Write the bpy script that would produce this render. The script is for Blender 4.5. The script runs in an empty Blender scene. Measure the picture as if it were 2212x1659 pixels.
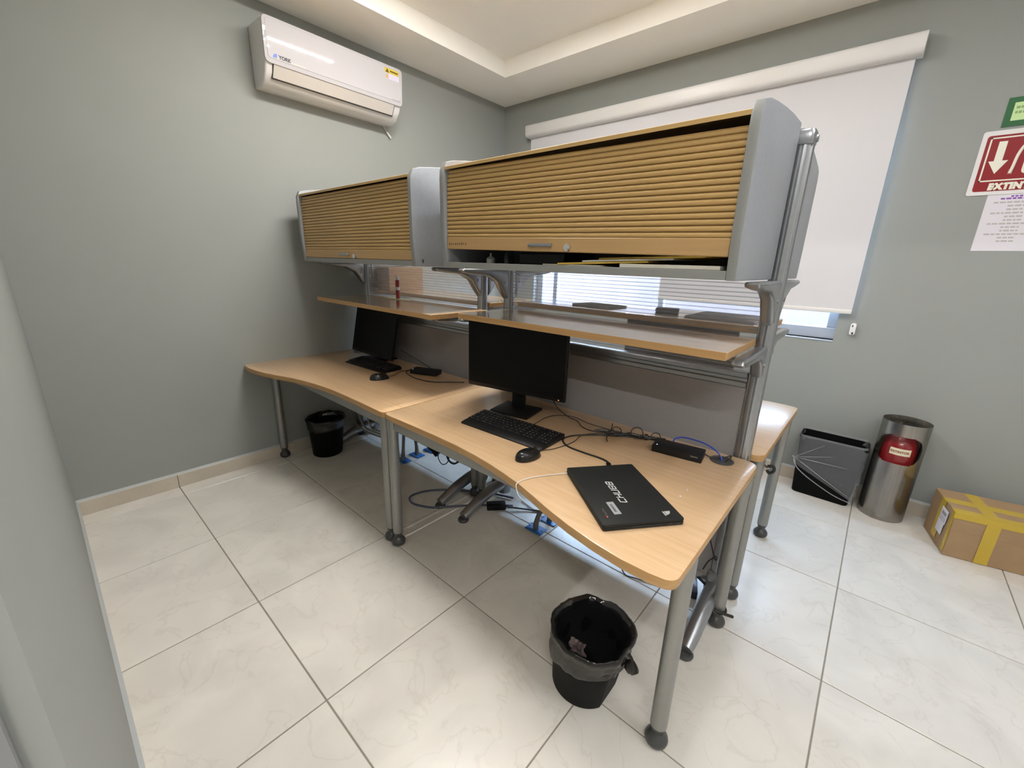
import bpy, bmesh, math, random
from mathutils import Vector, Matrix, noise
random.seed(7)
PI = math.pi
S = bpy.context.scene
COL = S.collection
R = math.radians

# ------------------------------------------------------------------ camera
cam_d = bpy.data.cameras.new('camera')
cam = bpy.data.objects.new('camera', cam_d)
COL.objects.link(cam)
_r = Vector((0.7500, 0.6610, 0.0292)); _u = Vector((-0.2046, 0.1894, 0.9602))
_f = Vector((-0.6291, 0.7260, -0.2787)).normalized()
_r = (_r - _f * _r.dot(_f)).normalized(); _u = _r.cross(_f)
M = Matrix((_r, _u, -_f)).transposed().to_4x4()
M.translation = Vector((1.0923, -0.9889, 1.3806))
cam.matrix_world = M
cam_d.sensor_fit = 'HORIZONTAL'; cam_d.sensor_width = 36.0
cam_d.lens = 36.0 * 900.7 / 2212.0
cam_d.clip_start = 0.01; cam_d.clip_end = 100
S.camera = cam

# ------------------------------------------------------------------ world, exposure
W = bpy.data.worlds.new('world'); S.world = W
W.use_nodes = True
bg = W.node_tree.nodes['Background']
bg.inputs[0].default_value = (0.56, 0.76, 1.0, 1)
bg.inputs[1].default_value = 33.0
vs = S.view_settings
vs.view_transform = 'Standard'; vs.look = 'None'; vs.gamma = 1.0; vs.use_curve_mapping = False
vs.exposure = 0.0
TUBE_COL = (1.0, 0.968, 0.915)

# ------------------------------------------------------------------ materials
def new_mat(name):
    m = bpy.data.materials.new(name); m.use_nodes = True
    nt = m.node_tree
    return m, nt, nt.nodes['Principled BSDF']

def mat(name, col, rough=0.5, metal=0.0, spec=0.5, noise_amt=0.0, noise_scale=20, bump=0.0, coat=0.0, aniso=0.0, stretch=None):
    m, nt, b = new_mat(name)
    b.inputs['Base Color'].default_value = (*col, 1)
    b.inputs['Roughness'].default_value = rough
    b.inputs['Metallic'].default_value = metal
    b.inputs['Specular IOR Level'].default_value = spec
    b.inputs['Coat Weight'].default_value = coat
    b.inputs['Coat Roughness'].default_value = 0.08
    b.inputs['Anisotropic'].default_value = aniso
    if noise_amt or bump:
        tc = nt.nodes.new('ShaderNodeTexCoord'); mp = nt.nodes.new('ShaderNodeMapping')
        nt.links.new(tc.outputs['Object'], mp.inputs[0])
        if stretch: mp.inputs['Scale'].default_value = stretch
        nz = nt.nodes.new('ShaderNodeTexNoise'); nz.inputs['Scale'].default_value = noise_scale
        nz.inputs['Detail'].default_value = 4
        nt.links.new(mp.outputs[0], nz.inputs['Vector'])
        if noise_amt:
            rp = nt.nodes.new('ShaderNodeValToRGB')
            rp.color_ramp.elements[0].position = 0.3; rp.color_ramp.elements[1].position = 0.7
            a = [max(0, c * (1 - noise_amt)) for c in col]; z = [min(1, c * (1 + noise_amt)) for c in col]
            rp.color_ramp.elements[0].color = (*a, 1); rp.color_ramp.elements[1].color = (*z, 1)
            nt.links.new(nz.outputs[0], rp.inputs[0]); nt.links.new(rp.outputs[0], b.inputs['Base Color'])
        if bump:
            bp = nt.nodes.new('ShaderNodeBump'); bp.inputs['Strength'].default_value = bump
            bp.inputs['Distance'].default_value = 0.002
            nt.links.new(nz.outputs[0], bp.inputs['Height']); nt.links.new(bp.outputs[0], b.inputs['Normal'])
    return m

def wood_mat(name, c1, c2, rough, spec=0.5, coat=0.0):
    m, nt, b = new_mat(name)
    tc = nt.nodes.new('ShaderNodeTexCoord'); mp = nt.nodes.new('ShaderNodeMapping')
    mp.inputs['Scale'].default_value = (1.6, 26, 26)
    nz = nt.nodes.new('ShaderNodeTexNoise'); nz.inputs['Scale'].default_value = 2.2; nz.inputs['Detail'].default_value = 6
    nz.inputs['Distortion'].default_value = 0.4
    mp2 = nt.nodes.new('ShaderNodeMapping'); mp2.inputs['Scale'].default_value = (6, 160, 160)
    nz2 = nt.nodes.new('ShaderNodeTexNoise'); nz2.inputs['Scale'].default_value = 2.0
    for a, z in ((mp, nz), (mp2, nz2)):
        nt.links.new(tc.outputs['Object'], a.inputs[0]); nt.links.new(a.outputs[0], z.inputs['Vector'])
    mx = nt.nodes.new('ShaderNodeMath'); mx.operation = 'MULTIPLY_ADD'
    nt.links.new(nz2.outputs[0], mx.inputs[0]); mx.inputs[1].default_value = 0.4
    nt.links.new(nz.outputs[0], mx.inputs[2])
    rp = nt.nodes.new('ShaderNodeValToRGB')
    rp.color_ramp.elements[0].position = 0.45; rp.color_ramp.elements[1].position = 0.95
    rp.color_ramp.elements[0].color = (*c1, 1); rp.color_ramp.elements[1].color = (*c2, 1)
    nt.links.new(mx.outputs[0], rp.inputs[0]); nt.links.new(rp.outputs[0], b.inputs['Base Color'])
    b.inputs['Roughness'].default_value = rough; b.inputs['Specular IOR Level'].default_value = spec
    b.inputs['Coat Weight'].default_value = coat; b.inputs['Coat Roughness'].default_value = 0.10
    return m

def tile_mat(name, base, vein, rough):
    m, nt, b = new_mat(name)
    tc = nt.nodes.new('ShaderNodeTexCoord'); oi = nt.nodes.new('ShaderNodeObjectInfo')
    geo = nt.nodes.new('ShaderNodeNewGeometry')
    sh = nt.nodes.new('ShaderNodeVectorMath'); sh.operation = 'MULTIPLY_ADD'
    cb = nt.nodes.new('ShaderNodeCombineXYZ')
    for i in range(3): nt.links.new(oi.outputs['Random'], cb.inputs[i])
    nt.links.new(cb.outputs[0], sh.inputs[0]); sh.inputs[1].default_value = (31, 17, 9)
    nt.links.new(geo.outputs['Position'], sh.inputs[2])
    n1 = nt.nodes.new('ShaderNodeTexNoise'); n1.inputs['Scale'].default_value = 2.6; n1.inputs['Detail'].default_value = 7
    n1.inputs['Distortion'].default_value = 1.2
    n2 = nt.nodes.new('ShaderNodeTexNoise'); n2.inputs['Scale'].default_value = 5; n2.inputs['Detail'].default_value = 8
    n2.inputs['Distortion'].default_value = 0.7
    for n in (n1, n2): nt.links.new(sh.outputs[0], n.inputs['Vector'])
    r1 = nt.nodes.new('ShaderNodeValToRGB')
    e = r1.color_ramp.elements
    e[0].position = 0.35; e[0].color = (*[c * 0.88 for c in base], 1); e[1].position = 0.65; e[1].color = (*base, 1)
    nt.links.new(n1.outputs[0], r1.inputs[0])
    r2 = nt.nodes.new('ShaderNodeValToRGB')
    e = r2.color_ramp.elements
    e[0].position = 0.485; e[0].color = (0, 0, 0, 1); e[1].position = 0.515; e[1].color = (0, 0, 0, 1)
    k = e.new(0.5); k.color = (0.22, 0.22, 0.22, 1)
    nt.links.new(n2.outputs[0], r2.inputs[0])
    mx = nt.nodes.new('ShaderNodeMix'); mx.data_type = 'RGBA'
    nt.links.new(r2.outputs[0], mx.inputs[0]); nt.links.new(r1.outputs[0], mx.inputs[6])
    mx.inputs[7].default_value = (*vein, 1)
    nt.links.new(mx.outputs[2], b.inputs['Base Color'])
    b.inputs['Roughness'].default_value = rough
    return m

def emit_mat(name, col, s):
    m, nt, b = new_mat(name)
    b.inputs['Base Color'].default_value = (*col, 1)
    b.inputs['Emission Color'].default_value = (*col, 1); b.inputs['Emission Strength'].default_value = s
    return m

def film_mat(name, col, alpha, rough=0.25, crinkle=0.0):
    """thin plastic: partly see-through sheet"""
    m, nt, b = new_mat(name)
    out = nt.nodes['Material Output']
    if crinkle:
        tc = nt.nodes.new('ShaderNodeTexCoord'); nz = nt.nodes.new('ShaderNodeTexNoise'); nz.inputs['Scale'].default_value = 38; nz.inputs['Detail'].default_value = 3; nz.inputs['Distortion'].default_value = 1.5
        bp = nt.nodes.new('ShaderNodeBump'); bp.inputs['Strength'].default_value = crinkle; bp.inputs['Distance'].default_value = 0.004
        nt.links.new(tc.outputs['Object'], nz.inputs['Vector']); nt.links.new(nz.outputs[0], bp.inputs['Height']); nt.links.new(bp.outputs[0], b.inputs['Normal'])
    b.inputs['Base Color'].default_value = (*col, 1); b.inputs['Roughness'].default_value = rough
    tr = nt.nodes.new('ShaderNodeBsdfTransparent'); mx = nt.nodes.new('ShaderNodeMixShader')
    mx.inputs[0].default_value = alpha
    nt.links.new(tr.outputs[0], mx.inputs[1]); nt.links.new(b.outputs[0], mx.inputs[2])
    nt.links.new(mx.outputs[0], out.inputs[0])
    return m

def front_fresnel(nt, ior):
    fr = nt.nodes.new('ShaderNodeFresnel'); fr.inputs[0].default_value = ior
    g = nt.nodes.new('ShaderNodeNewGeometry'); a = nt.nodes.new('ShaderNodeMath'); a.operation = 'SUBTRACT'; a.inputs[0].default_value = 1.0
    nt.links.new(g.outputs['Backfacing'], a.inputs[1])
    m_ = nt.nodes.new('ShaderNodeMath'); m_.operation = 'MULTIPLY'
    nt.links.new(fr.outputs[0], m_.inputs[0]); nt.links.new(a.outputs[0], m_.inputs[1])
    return m_

def glass_mat(name, tint):
    m, nt, b = new_mat(name)
    nt.nodes.remove(b); out = nt.nodes['Material Output']
    tr = nt.nodes.new('ShaderNodeBsdfTransparent'); tr.inputs[0].default_value = (*tint, 1)
    gl = nt.nodes.new('ShaderNodeBsdfGlossy'); gl.inputs['Roughness'].default_value = 0.02
    fr = front_fresnel(nt, 1.45)
    mx = nt.nodes.new('ShaderNodeMixShader')
    nt.links.new(fr.outputs[0], mx.inputs[0]); nt.links.new(tr.outputs[0], mx.inputs[1]); nt.links.new(gl.outputs[0], mx.inputs[2])
    nt.links.new(mx.outputs[0], out.inputs[0])
    return m

def acrylic_mat(name, pitch):
    """hazy twin-wall sheet with thin horizontal ribs"""
    m, nt, b = new_mat(name)
    nt.nodes.remove(b); out = nt.nodes['Material Output']
    geo = nt.nodes.new('ShaderNodeNewGeometry'); sp = nt.nodes.new('ShaderNodeSeparateXYZ')
    nt.links.new(geo.outputs['Position'], sp.inputs[0])
    d = nt.nodes.new('ShaderNodeMath'); d.operation = 'DIVIDE'; d.inputs[1].default_value = pitch
    nt.links.new(sp.outputs[2], d.inputs[0])
    fr = nt.nodes.new('ShaderNodeMath'); fr.operation = 'FRACT'; nt.links.new(d.outputs[0], fr.inputs[0])
    lt = nt.nodes.new('ShaderNodeMath'); lt.operation = 'LESS_THAN'; lt.inputs[1].default_value = 0.24
    nt.links.new(fr.outputs[0], lt.inputs[0])
    am = nt.nodes.new('ShaderNodeMath'); am.operation = 'MULTIPLY_ADD'; am.inputs[1].default_value = 0.14; am.inputs[2].default_value = 0.14
    nt.links.new(lt.outputs[0], am.inputs[0])
    tr = nt.nodes.new('ShaderNodeBsdfTransparent')
    tcx = nt.nodes.new('ShaderNodeMix'); tcx.data_type = 'RGBA'
    tcx.inputs[6].default_value = (0.99, 0.99, 1.0, 1); tcx.inputs[7].default_value = (0.80, 0.81, 0.84, 1)
    nt.links.new(lt.outputs[0], tcx.inputs[0]); nt.links.new(tcx.outputs[2], tr.inputs[0])
    df = nt.nodes.new('ShaderNodeBsdfDiffuse'); df.inputs[0].default_value = (0.85, 0.86, 0.86, 1)
    tl = nt.nodes.new('ShaderNodeBsdfTranslucent'); tl.inputs[0].default_value = (0.85, 0.86, 0.88, 1)
    m0 = nt.nodes.new('ShaderNodeMixShader'); m0.inputs[0].default_value = 0.6
    nt.links.new(df.outputs[0], m0.inputs[1]); nt.links.new(tl.outputs[0], m0.inputs[2])
    m1 = nt.nodes.new('ShaderNodeMixShader')
    nt.links.new(am.outputs[0], m1.inputs[0]); nt.links.new(tr.outputs[0], m1.inputs[1]); nt.links.new(m0.outputs[0], m1.inputs[2])
    gl = nt.nodes.new('ShaderNodeBsdfGlossy'); gl.inputs['Roughness'].default_value = 0.05
    fn = front_fresnel(nt, 1.4)
    m2 = nt.nodes.new('ShaderNodeMixShader')
    nt.links.new(fn.outputs[0], m2.inputs[0]); nt.links.new(m1.outputs[0], m2.inputs[1]); nt.links.new(gl.outputs[0], m2.inputs[2])
    nt.links.new(m2.outputs[0], out.inputs[0])
    return m

def blind_mat(name):
    m, nt, b = new_mat(name)
    nt.nodes.remove(b); out = nt.nodes['Material Output']
    df = nt.nodes.new('ShaderNodeBsdfDiffuse'); df.inputs[0].default_value = (0.67, 0.665, 0.69, 1)
    tl = nt.nodes.new('ShaderNodeBsdfTranslucent'); tl.inputs[0].default_value = (0.80, 0.77, 0.78, 1)
    tc = nt.nodes.new('ShaderNodeTexCoord'); nz = nt.nodes.new('ShaderNodeTexNoise'); nz.inputs['Scale'].default_value = 400
    nt.links.new(tc.outputs['Object'], nz.inputs['Vector'])
    bp = nt.nodes.new('ShaderNodeBump'); bp.inputs['Strength'].default_value = 0.15; bp.inputs['Distance'].default_value = 0.001
    nt.links.new(nz.outputs[0], bp.inputs['Height']); nt.links.new(bp.outputs[0], df.inputs['Normal'])
    mx = nt.nodes.new('ShaderNodeMixShader'); mx.inputs[0].default_value = 0.03
    nt.links.new(df.outputs[0], mx.inputs[1]); nt.links.new(tl.outputs[0], mx.inputs[2])
    nt.links.new(mx.outputs[0], out.inputs[0])
    return m

WALL = mat('wall_paint', (0.298, 0.312, 0.296), 0.62, spec=0.25, noise_amt=0.015, noise_scale=3, bump=0.05)
WALLW = mat('pale_bounce_paint', (0.62, 0.61, 0.58), 0.7, spec=0.25)  # unseen right and corridor walls, kept pale to bounce more fill light
CEIL = mat('ceiling_paint', (0.90, 0.885, 0.84), 0.8, spec=0.2, noise_amt=0.01, noise_scale=3)
SOFF = mat('cove_paint', (0.70, 0.67, 0.61), 0.8, spec=0.2)
GROUT = mat('grout', (0.27, 0.24, 0.20), 0.9)
TILE = tile_mat('porcelain_tile', (0.71, 0.68, 0.625), (0.46, 0.41, 0.34), 0.26)
SKIRT = tile_mat('skirting_tile', (0.56, 0.50, 0.41), (0.42, 0.35, 0.27), 0.4)
CAULK = mat('caulk', (0.42, 0.44, 0.44), 0.6)
DESKW = wood_mat('beech_laminate', (0.56, 0.365, 0.20), (0.66, 0.46, 0.275), 0.30, coat=0.5)
EDGEW = wood_mat('beech_edge_band', (0.42, 0.24, 0.09), (0.52, 0.31, 0.13), 0.42)
SHELFW = wood_mat('shelf_laminate', (0.58, 0.38, 0.205), (0.68, 0.47, 0.27), 0.22, coat=1.0)
TAMB = mat('tambour_wood', (0.50, 0.325, 0.125), 0.36, noise_amt=0.05, noise_scale=3, stretch=(1, .01, .01))
BAND = mat('tambour_band_wood', (0.46, 0.29, 0.125), 0.38, noise_amt=0.05, noise_scale=3, stretch=(1, 30, 30))
GPAN = mat('grey_laminate', (0.30, 0.315, 0.34), 0.45, noise_amt=0.04, noise_scale=60)
GEDGE = mat('grey_edge', (0.24, 0.245, 0.235), 0.5)
ALU = mat('silver_frame', (0.36, 0.375, 0.395), 0.28, metal=0.8, noise_amt=0.03, noise_scale=50)
LEGM = mat('grey_leg', (0.29, 0.29, 0.275), 0.38, metal=0.55, noise_amt=0.03, noise_scale=50)
DGREY = mat('dark_grey_plastic', (0.055, 0.055, 0.055), 0.3)
FABRIC = mat('grey_fabric', (0.275, 0.265, 0.27), 0.9, noise_amt=0.06, noise_scale=350, bump=0.3)
ACRY = acrylic_mat('ribbed_sheet', 0.0155)
BLACK = mat('black_plastic', (0.008, 0.008, 0.0085), 0.42, spec=0.25, noise_amt=0.05, noise_scale=200)
SCREEN = mat('monitor_screen', (0.003, 0.003, 0.0033), 0.35, spec=0.15, noise_amt=0.02)
KEYM = mat('key_plastic', (0.009, 0.009, 0.0095), 0.4, spec=0.3, noise_amt=0.05)
LEGEND = mat('key_legend', (0.55, 0.55, 0.55), 0.6)
LAPT = mat('laptop_shell', (0.014, 0.0155, 0.0155), 0.5, spec=0.28, noise_amt=0.06, noise_scale=300)
MOUSEM = mat('mouse_plastic', (0.010, 0.010, 0.0105), 0.22, spec=0.5)
WHITE = mat('white_plastic', (0.80, 0.79, 0.80), 0.25, noise_amt=0.01)
ACW = mat('gloss_white_panel', (0.50, 0.49, 0.52), 0.03, noise_amt=0.005)
ACB = mat('white_casing', (0.68, 0.675, 0.675), 0.35, noise_amt=0.01)
DARKGAP = mat('dark_gap', (0.03, 0.03, 0.028), 0.7)
ACGREY = mat('louvre_grey', (0.55, 0.52, 0.49), 0.4)
INKB = mat('black_ink', (0.02, 0.02, 0.025), 0.5)
INKGREY = mat('grey_ink', (0.30, 0.30, 0.30), 0.6)
INKBLUE = mat('blue_ink', (0.06, 0.13, 0.55), 0.4)
INKPURP = mat('purple_ink', (0.22, 0.06, 0.40), 0.6)
INKORG = mat('faded_orange_ink', (0.75, 0.62, 0.52), 0.5)
YELLOW = mat('yellow_sticker', (0.62, 0.47, 0.06), 0.4)
STKW = mat('white_sticker', (0.66, 0.62, 0.74), 0.4)
STKORG = mat('orange_sticker', (0.62, 0.36, 0.12), 0.4)
PAPER = mat('paper', (0.72, 0.69, 0.74), 0.8)
PAPERY = mat('cream_paper', (0.70, 0.68, 0.48), 0.8)
FOLDY = mat('manila_folder', (0.70, 0.47, 0.08), 0.7, noise_amt=0.06)
FOLDW = mat('white_envelope', (0.62, 0.59, 0.52), 0.8, noise_amt=0.05)
SREDW = mat('sign_cream', (0.80, 0.78, 0.66), 0.45)
SRED = mat('sign_red', (0.25, 0.005, 0.010), 0.4)
SGRN = mat('sign_green', (0.012, 0.11, 0.028), 0.45)
SLIME = mat('sign_pale_green', (0.55, 0.75, 0.36), 0.5)
STEEL = mat('brushed_steel', (0.62, 0.60, 0.56), 0.22, metal=1.0, noise_amt=0.10, noise_scale=6, aniso=0.6, stretch=(60, 60, 0.4))
REDP = mat('red_paint', (0.22, 0.010, 0.012), 0.25, coat=0.4)
LABELM = mat('extinguisher_label', (0.75, 0.66, 0.48), 0.5)
CARD = mat('cardboard', (0.36, 0.235, 0.125), 0.8, noise_amt=0.06, noise_scale=14)
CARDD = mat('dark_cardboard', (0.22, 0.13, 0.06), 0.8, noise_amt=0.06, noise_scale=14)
TAPE = film_mat('yellow_tape', (0.74, 0.53, 0.07), 0.62, 0.12)
BINB = mat('bin_plastic', (0.006, 0.006, 0.0062), 0.55, spec=0.06)
BAGB = mat('black_bag_film', (0.012, 0.012, 0.013), 0.13, spec=0.8, bump=1.0, noise_scale=26)
BAGG = film_mat('grey_bag_film', (0.012, 0.0105, 0.008), 0.90, 0.24, 0.7)
BAGC = film_mat('clear_bag_film', (0.50, 0.52, 0.56), 0.20, 0.15, 0.3)
OUTB = mat('outlet_blue', (0.015, 0.15, 0.52), 0.3)
CABB = mat('black_cable', (0.012, 0.011, 0.010), 0.45)
CABBLUE = mat('blue_cable', (0.025, 0.06, 0.40), 0.4)
CABGREY = mat('grey_cable', (0.22, 0.22, 0.20), 0.5)
CABSLATE = mat('slate_cable', (0.07, 0.08, 0.13), 0.5)
CABW = mat('white_cable', (0.75, 0.72, 0.68), 0.4)
FRAMEW = mat('window_aluminium', (0.46, 0.50, 0.56), 0.4, metal=0.2)
GLASS = glass_mat('window_glass', (0.97, 0.98, 1.0))
BLIND = blind_mat('blind_fabric')
CASS = mat('blind_cassette', (0.74, 0.73, 0.72), 0.4)
CHROME = mat('chrome', (0.8, 0.8, 0.8), 0.12, metal=1.0)
TUBES = {k: emit_mat('tube_light_' + k, (0.96, 0.965, 1.0) if k in 'bce' else TUBE_COL, v) for k, v in (('a', 520.0), ('b', 120.0), ('c', 70.0), ('e', 220.0), ('d', 235.0))}  # the last entry drives the added fill light
REDLED = emit_mat('red_led', (1.0, 0.05, 0.02), 3.0)
ORLED = emit_mat('orange_led', (1.0, 0.25, 0.05), 3.0)
WLED = emit_mat('white_led', (0.9, 0.95, 1.0), 4.0)
GLUE = mat('white_glue_bottle', (0.72, 0.72, 0.70), 0.4)
REDL = mat('dull_red', (0.35, 0.05, 0.05), 0.5)

# ------------------------------------------------------------------ helpers
def wloc(o):
    v = Vector((0, 0, 0))
    while o is not None:
        v += o.location; o = o.parent
    return v

def obj(name, bm, m, parent=None, loc=None, sharp=35, T=None, smooth=True):
    """bm holds world coordinates; links ONE mesh object"""
    if T is not None:
        bm.transform(T)
        if T.determinant() < 0: bmesh.ops.reverse_faces(bm, faces=bm.faces)
    if parent is not None: base = wloc(parent); rel = Vector((0, 0, 0))
    else:
        if loc is None:
            xs = [v.co for v in bm.verts]
            loc = Vector(((min(v.x for v in xs) + max(v.x for v in xs)) / 2, (min(v.y for v in xs) + max(v.y for v in xs)) / 2, min(v.z for v in xs)))
        base = Vector(loc); rel = base
    bm.transform(Matrix.Translation(-base))
    me = bpy.data.meshes.new(name); bm.to_mesh(me); bm.free()
    ms = m if isinstance(m, (list, tuple)) else [m]
    for k in ms: me.materials.append(k)
    if smooth:
        me.polygons.foreach_set('use_smooth', [True] * len(me.polygons))
        me.set_sharp_from_angle(angle=R(sharp))
    o = bpy.data.objects.new(name, me); COL.objects.link(o)
    o.location = rel
    if parent is not None: o.parent = parent
    return o

def inst(name, me, parent, wpos, rot=None):
    o = bpy.data.objects.new(name, me); COL.objects.link(o)
    o.parent = parent
    o.location = Vector(wpos) - (wloc(parent) if parent else Vector((0, 0, 0)))
    if rot: o.rotation_euler = rot
    return o

def mesh_of(name, bm, m, sharp=35):
    me = bpy.data.meshes.new(name); bm.to_mesh(me); bm.free()
    me.materials.append(m)
    me.polygons.foreach_set('use_smooth', [True] * len(me.polygons)); me.set_sharp_from_angle(angle=R(sharp))
    return me

def thing(name, label, cat, loc, group=None):
    o = bpy.data.objects.new(name, None); COL.objects.link(o)
    o.location = loc; o.empty_display_size = 0.05
    o['label'] = label; o['category'] = cat
    if group: o['group'] = group
    return o

def tag(o, label, cat, group=None):
    o['label'] = label; o['category'] = cat
    if group: o['group'] = group
    return o

def struct(name, bm, m, **k):
    o = obj(name, bm, m, **k); o['kind'] = 'structure'
    return o

def B(): return bmesh.new()

def bx(bm, x0, x1, y0, y1, z0, z1, bev=0.0, seg=1, mi=0):
    vs_ = [bm.verts.new((x, y, z)) for x in (x0, x1) for y in (y0, y1) for z in (z0, z1)]
    q = [(0, 1, 3, 2), (4, 6, 7, 5), (0, 4, 5, 1), (2, 3, 7, 6), (0, 2, 6, 4), (1, 5, 7, 3)]
    fs = [bm.faces.new([vs_[i] for i in f]) for f in q]
    for f in fs: f.material_index = mi
    if bev:
        es = list({e for f in fs for e in f.edges})
        bmesh.ops.bevel(bm, geom=es, offset=bev, segments=seg, affect='EDGES', profile=0.5)
    return fs

def rbox(bm, cx, cy, z0, z1, lx, ly, ang, bev=0.0, seg=1):
    b2 = bmesh.new(); bx(b2, -lx / 2, lx / 2, -ly / 2, ly / 2, z0, z1, bev, seg)
    b2.transform(Matrix.Translation((cx, cy, 0)) @ Matrix.Rotation(ang, 4, 'Z'))
    merge(bm, b2)

def merge(bm, b2):
    me = bpy.data.meshes.new('tmp'); b2.to_mesh(me); b2.free(); bm.from_mesh(me); bpy.data.meshes.remove(me)

def frame_of(d):
    d = d.normalized(); a = Vector((0, 0, 1)) if abs(d.z) < 0.9 else Vector((1, 0, 0))
    u = d.cross(a).normalized(); return u, d.cross(u)

def cyl(bm, p0, p1, r0, r1=None, n=16, caps=True):
    p0 = Vector(p0); p1 = Vector(p1); r1 = r0 if r1 is None else r1
    u, v = frame_of(p1 - p0)
    a = [bm.verts.new(p0 + (u * math.cos(2 * PI * i / n) + v * math.sin(2 * PI * i / n)) * r0) for i in range(n)]
    b = [bm.verts.new(p1 + (u * math.cos(2 * PI * i / n) + v * math.sin(2 * PI * i / n)) * r1) for i in range(n)]
    for i in range(n): bm.faces.new((a[i], a[(i + 1) % n], b[(i + 1) % n], b[i]))
    if caps: bm.faces.new(a[::-1]); bm.faces.new(b)

def catmull(pts, sub=6):
    P = [Vector(p) for p in pts]; out = []
    for i in range(len(P) - 1):
        a = P[max(i - 1, 0)]; b = P[i]; c = P[i + 1]; d = P[min(i + 2, len(P) - 1)]
        for k in range(sub):
            t = k / sub
            out.append(0.5 * ((2 * b) + (c - a) * t + (2 * a - 5 * b + 4 * c - d) * t * t + (3 * b - a - 3 * c + d) * t ** 3))
    out.append(P[-1]); return out

def tube(bm, pts, r, n=8, sub=6, flat=1.0):
    P = catmull(pts, sub) if sub > 1 else [Vector(p) for p in pts]
    if isinstance(r, (list, tuple)):
        rr = []
        m = len(P) - 1
        for i in range(len(P)):
            t = i / m * (len(r) - 1); k = min(int(t), len(r) - 2); rr.append(r[k] + (r[k + 1] - r[k]) * (t - k))
    else: rr = [r] * len(P)
    prev = None; rings = []; u = None
    for i, p in enumerate(P):
        d = (P[min(i + 1, len(P) - 1)] - P[max(i - 1, 0)])
        if d.length < 1e-9: d = Vector((0, 0, 1))
        d.normalize()
        if u is None: u, _ = frame_of(d)
        u = (u - d * u.dot(d)); u = u.normalized() if u.length > 1e-6 else frame_of(d)[0]
        v = d.cross(u)
        rings.append([bm.verts.new(p + (u * math.cos(2 * PI * k / n) + v * math.sin(2 * PI * k / n) * flat) * rr[i]) for k in range(n)])
    for a, b in zip(rings, rings[1:]):
        for k in range(n): bm.faces.new((a[k], a[(k + 1) % n], b[(k + 1) % n], b[k]))
    bm.faces.new(rings[0][::-1]); bm.faces.new(rings[-1])

def lathe(bm, prof, c, n=24, cap0=True, cap1=True, fn=None):
    cx, cy, cz = c; rings = []
    for r, z in prof:
        ring = []
        for i in range(n):
            a = 2 * PI * i / n; x = r * math.cos(a); y = r * math.sin(a); zz = z
            if fn: x, y, zz = fn(r, z, a)
            ring.append(bm.verts.new((cx + x, cy + y, cz + zz)))
        rings.append(ring)
    for a, b in zip(rings, rings[1:]):
        for i in range(n): bm.faces.new((a[i], a[(i + 1) % n], b[(i + 1) % n], b[i]))
    if cap0: bm.faces.new(rings[0][::-1])
    if cap1: bm.faces.new(rings[-1])
    return rings

def prism(bm, poly, axis, a, b, bev=0.0, seg=2, mi=0):
    """poly is a list of 2D points; axis 'x': (y,z), 'y': (x,z), 'z': (x,y)"""
    def pt(p, t):
        return {'x': (t, p[0], p[1]), 'y': (p[0], t, p[1]), 'z': (p[0], p[1], t)}[axis]
    A = [bm.verts.new(pt(p, a)) for p in poly]; Bv = [bm.verts.new(pt(p, b)) for p in poly]
    n = len(poly); fs = []
    for i in range(n): fs.append(bm.faces.new((A[i], A[(i + 1) % n], Bv[(i + 1) % n], Bv[i])))
    c0 = bm.faces.new(A[::-1]); c1 = bm.faces.new(Bv)
    fs += [c0, c1]
    for f in fs: f.material_index = mi
    bmesh.ops.recalc_face_normals(bm, faces=fs)
    if bev:
        es = list(c0.edges) + list(c1.edges)
        bmesh.ops.bevel(bm, geom=es, offset=bev, segments=seg, affect='EDGES', profile=0.5)

def round_poly(pts, rad, seg=5):
    """round every corner of a polygon; rad may be a list"""
    out = []; n = len(pts)
    for i in range(n):
        p = Vector(pts[i]); a = Vector(pts[i - 1]); b = Vector(pts[(i + 1) % n])
        r = rad[i] if isinstance(rad, (list, tuple)) else rad
        da = a - p; db = b - p
        if r <= 0 or da.length < 1e-9 or db.length < 1e-9: out.append(tuple(p)); continue
        r = min(r, da.length * 0.49, db.length * 0.49)
        p0 = p + da.normalized() * r; p1 = p + db.normalized() * r
        for k in range(seg + 1):
            t = k / seg
            out.append(tuple(p0 * (1 - t) ** 2 + p * 2 * t * (1 - t) + p1 * t * t))
    return out

def sphere(bm, c, r, sx=1, sy=1, sz=1, u=16, v=10):
    M_ = Matrix.Translation(c) @ Matrix.Diagonal((r * sx, r * sy, r * sz, 1))
    bmesh.ops.create_uvsphere(bm, u_segments=u, v_segments=v, radius=1, matrix=M_)

def text_bm(txt, size, bold=0.0, depth=0.0004, shear=0.0, align='LEFT', sx=1.0, spacing=1.0):
    cu = bpy.data.curves.new('txt', 'FONT'); cu.body = txt; cu.size = size; cu.offset = bold; cu.extrude = depth
    cu.shear = shear; cu.align_x = align; cu.space_character = spacing
    o = bpy.data.objects.new('txt', cu); COL.objects.link(o)
    dg = bpy.context.evaluated_depsgraph_get(); dg.update()
    me = bpy.data.meshes.new_from_object(o.evaluated_get(dg))
    bm = B(); bm.from_mesh(me); bpy.data.objects.remove(o); bpy.data.curves.remove(cu); bpy.data.meshes.remove(me)
    if sx != 1.0: bm.transform(Matrix.Diagonal((sx, 1, 1, 1)))
    return bm

def basis(o, x, y):
    """matrix taking local x,y,z to world vectors x, y, x cross y at origin o"""
    x = Vector(x).normalized(); y = Vector(y).normalized(); z = x.cross(y)
    m = Matrix((x, y, z)).transposed().to_4x4(); m.translation = Vector(o); return m

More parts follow.
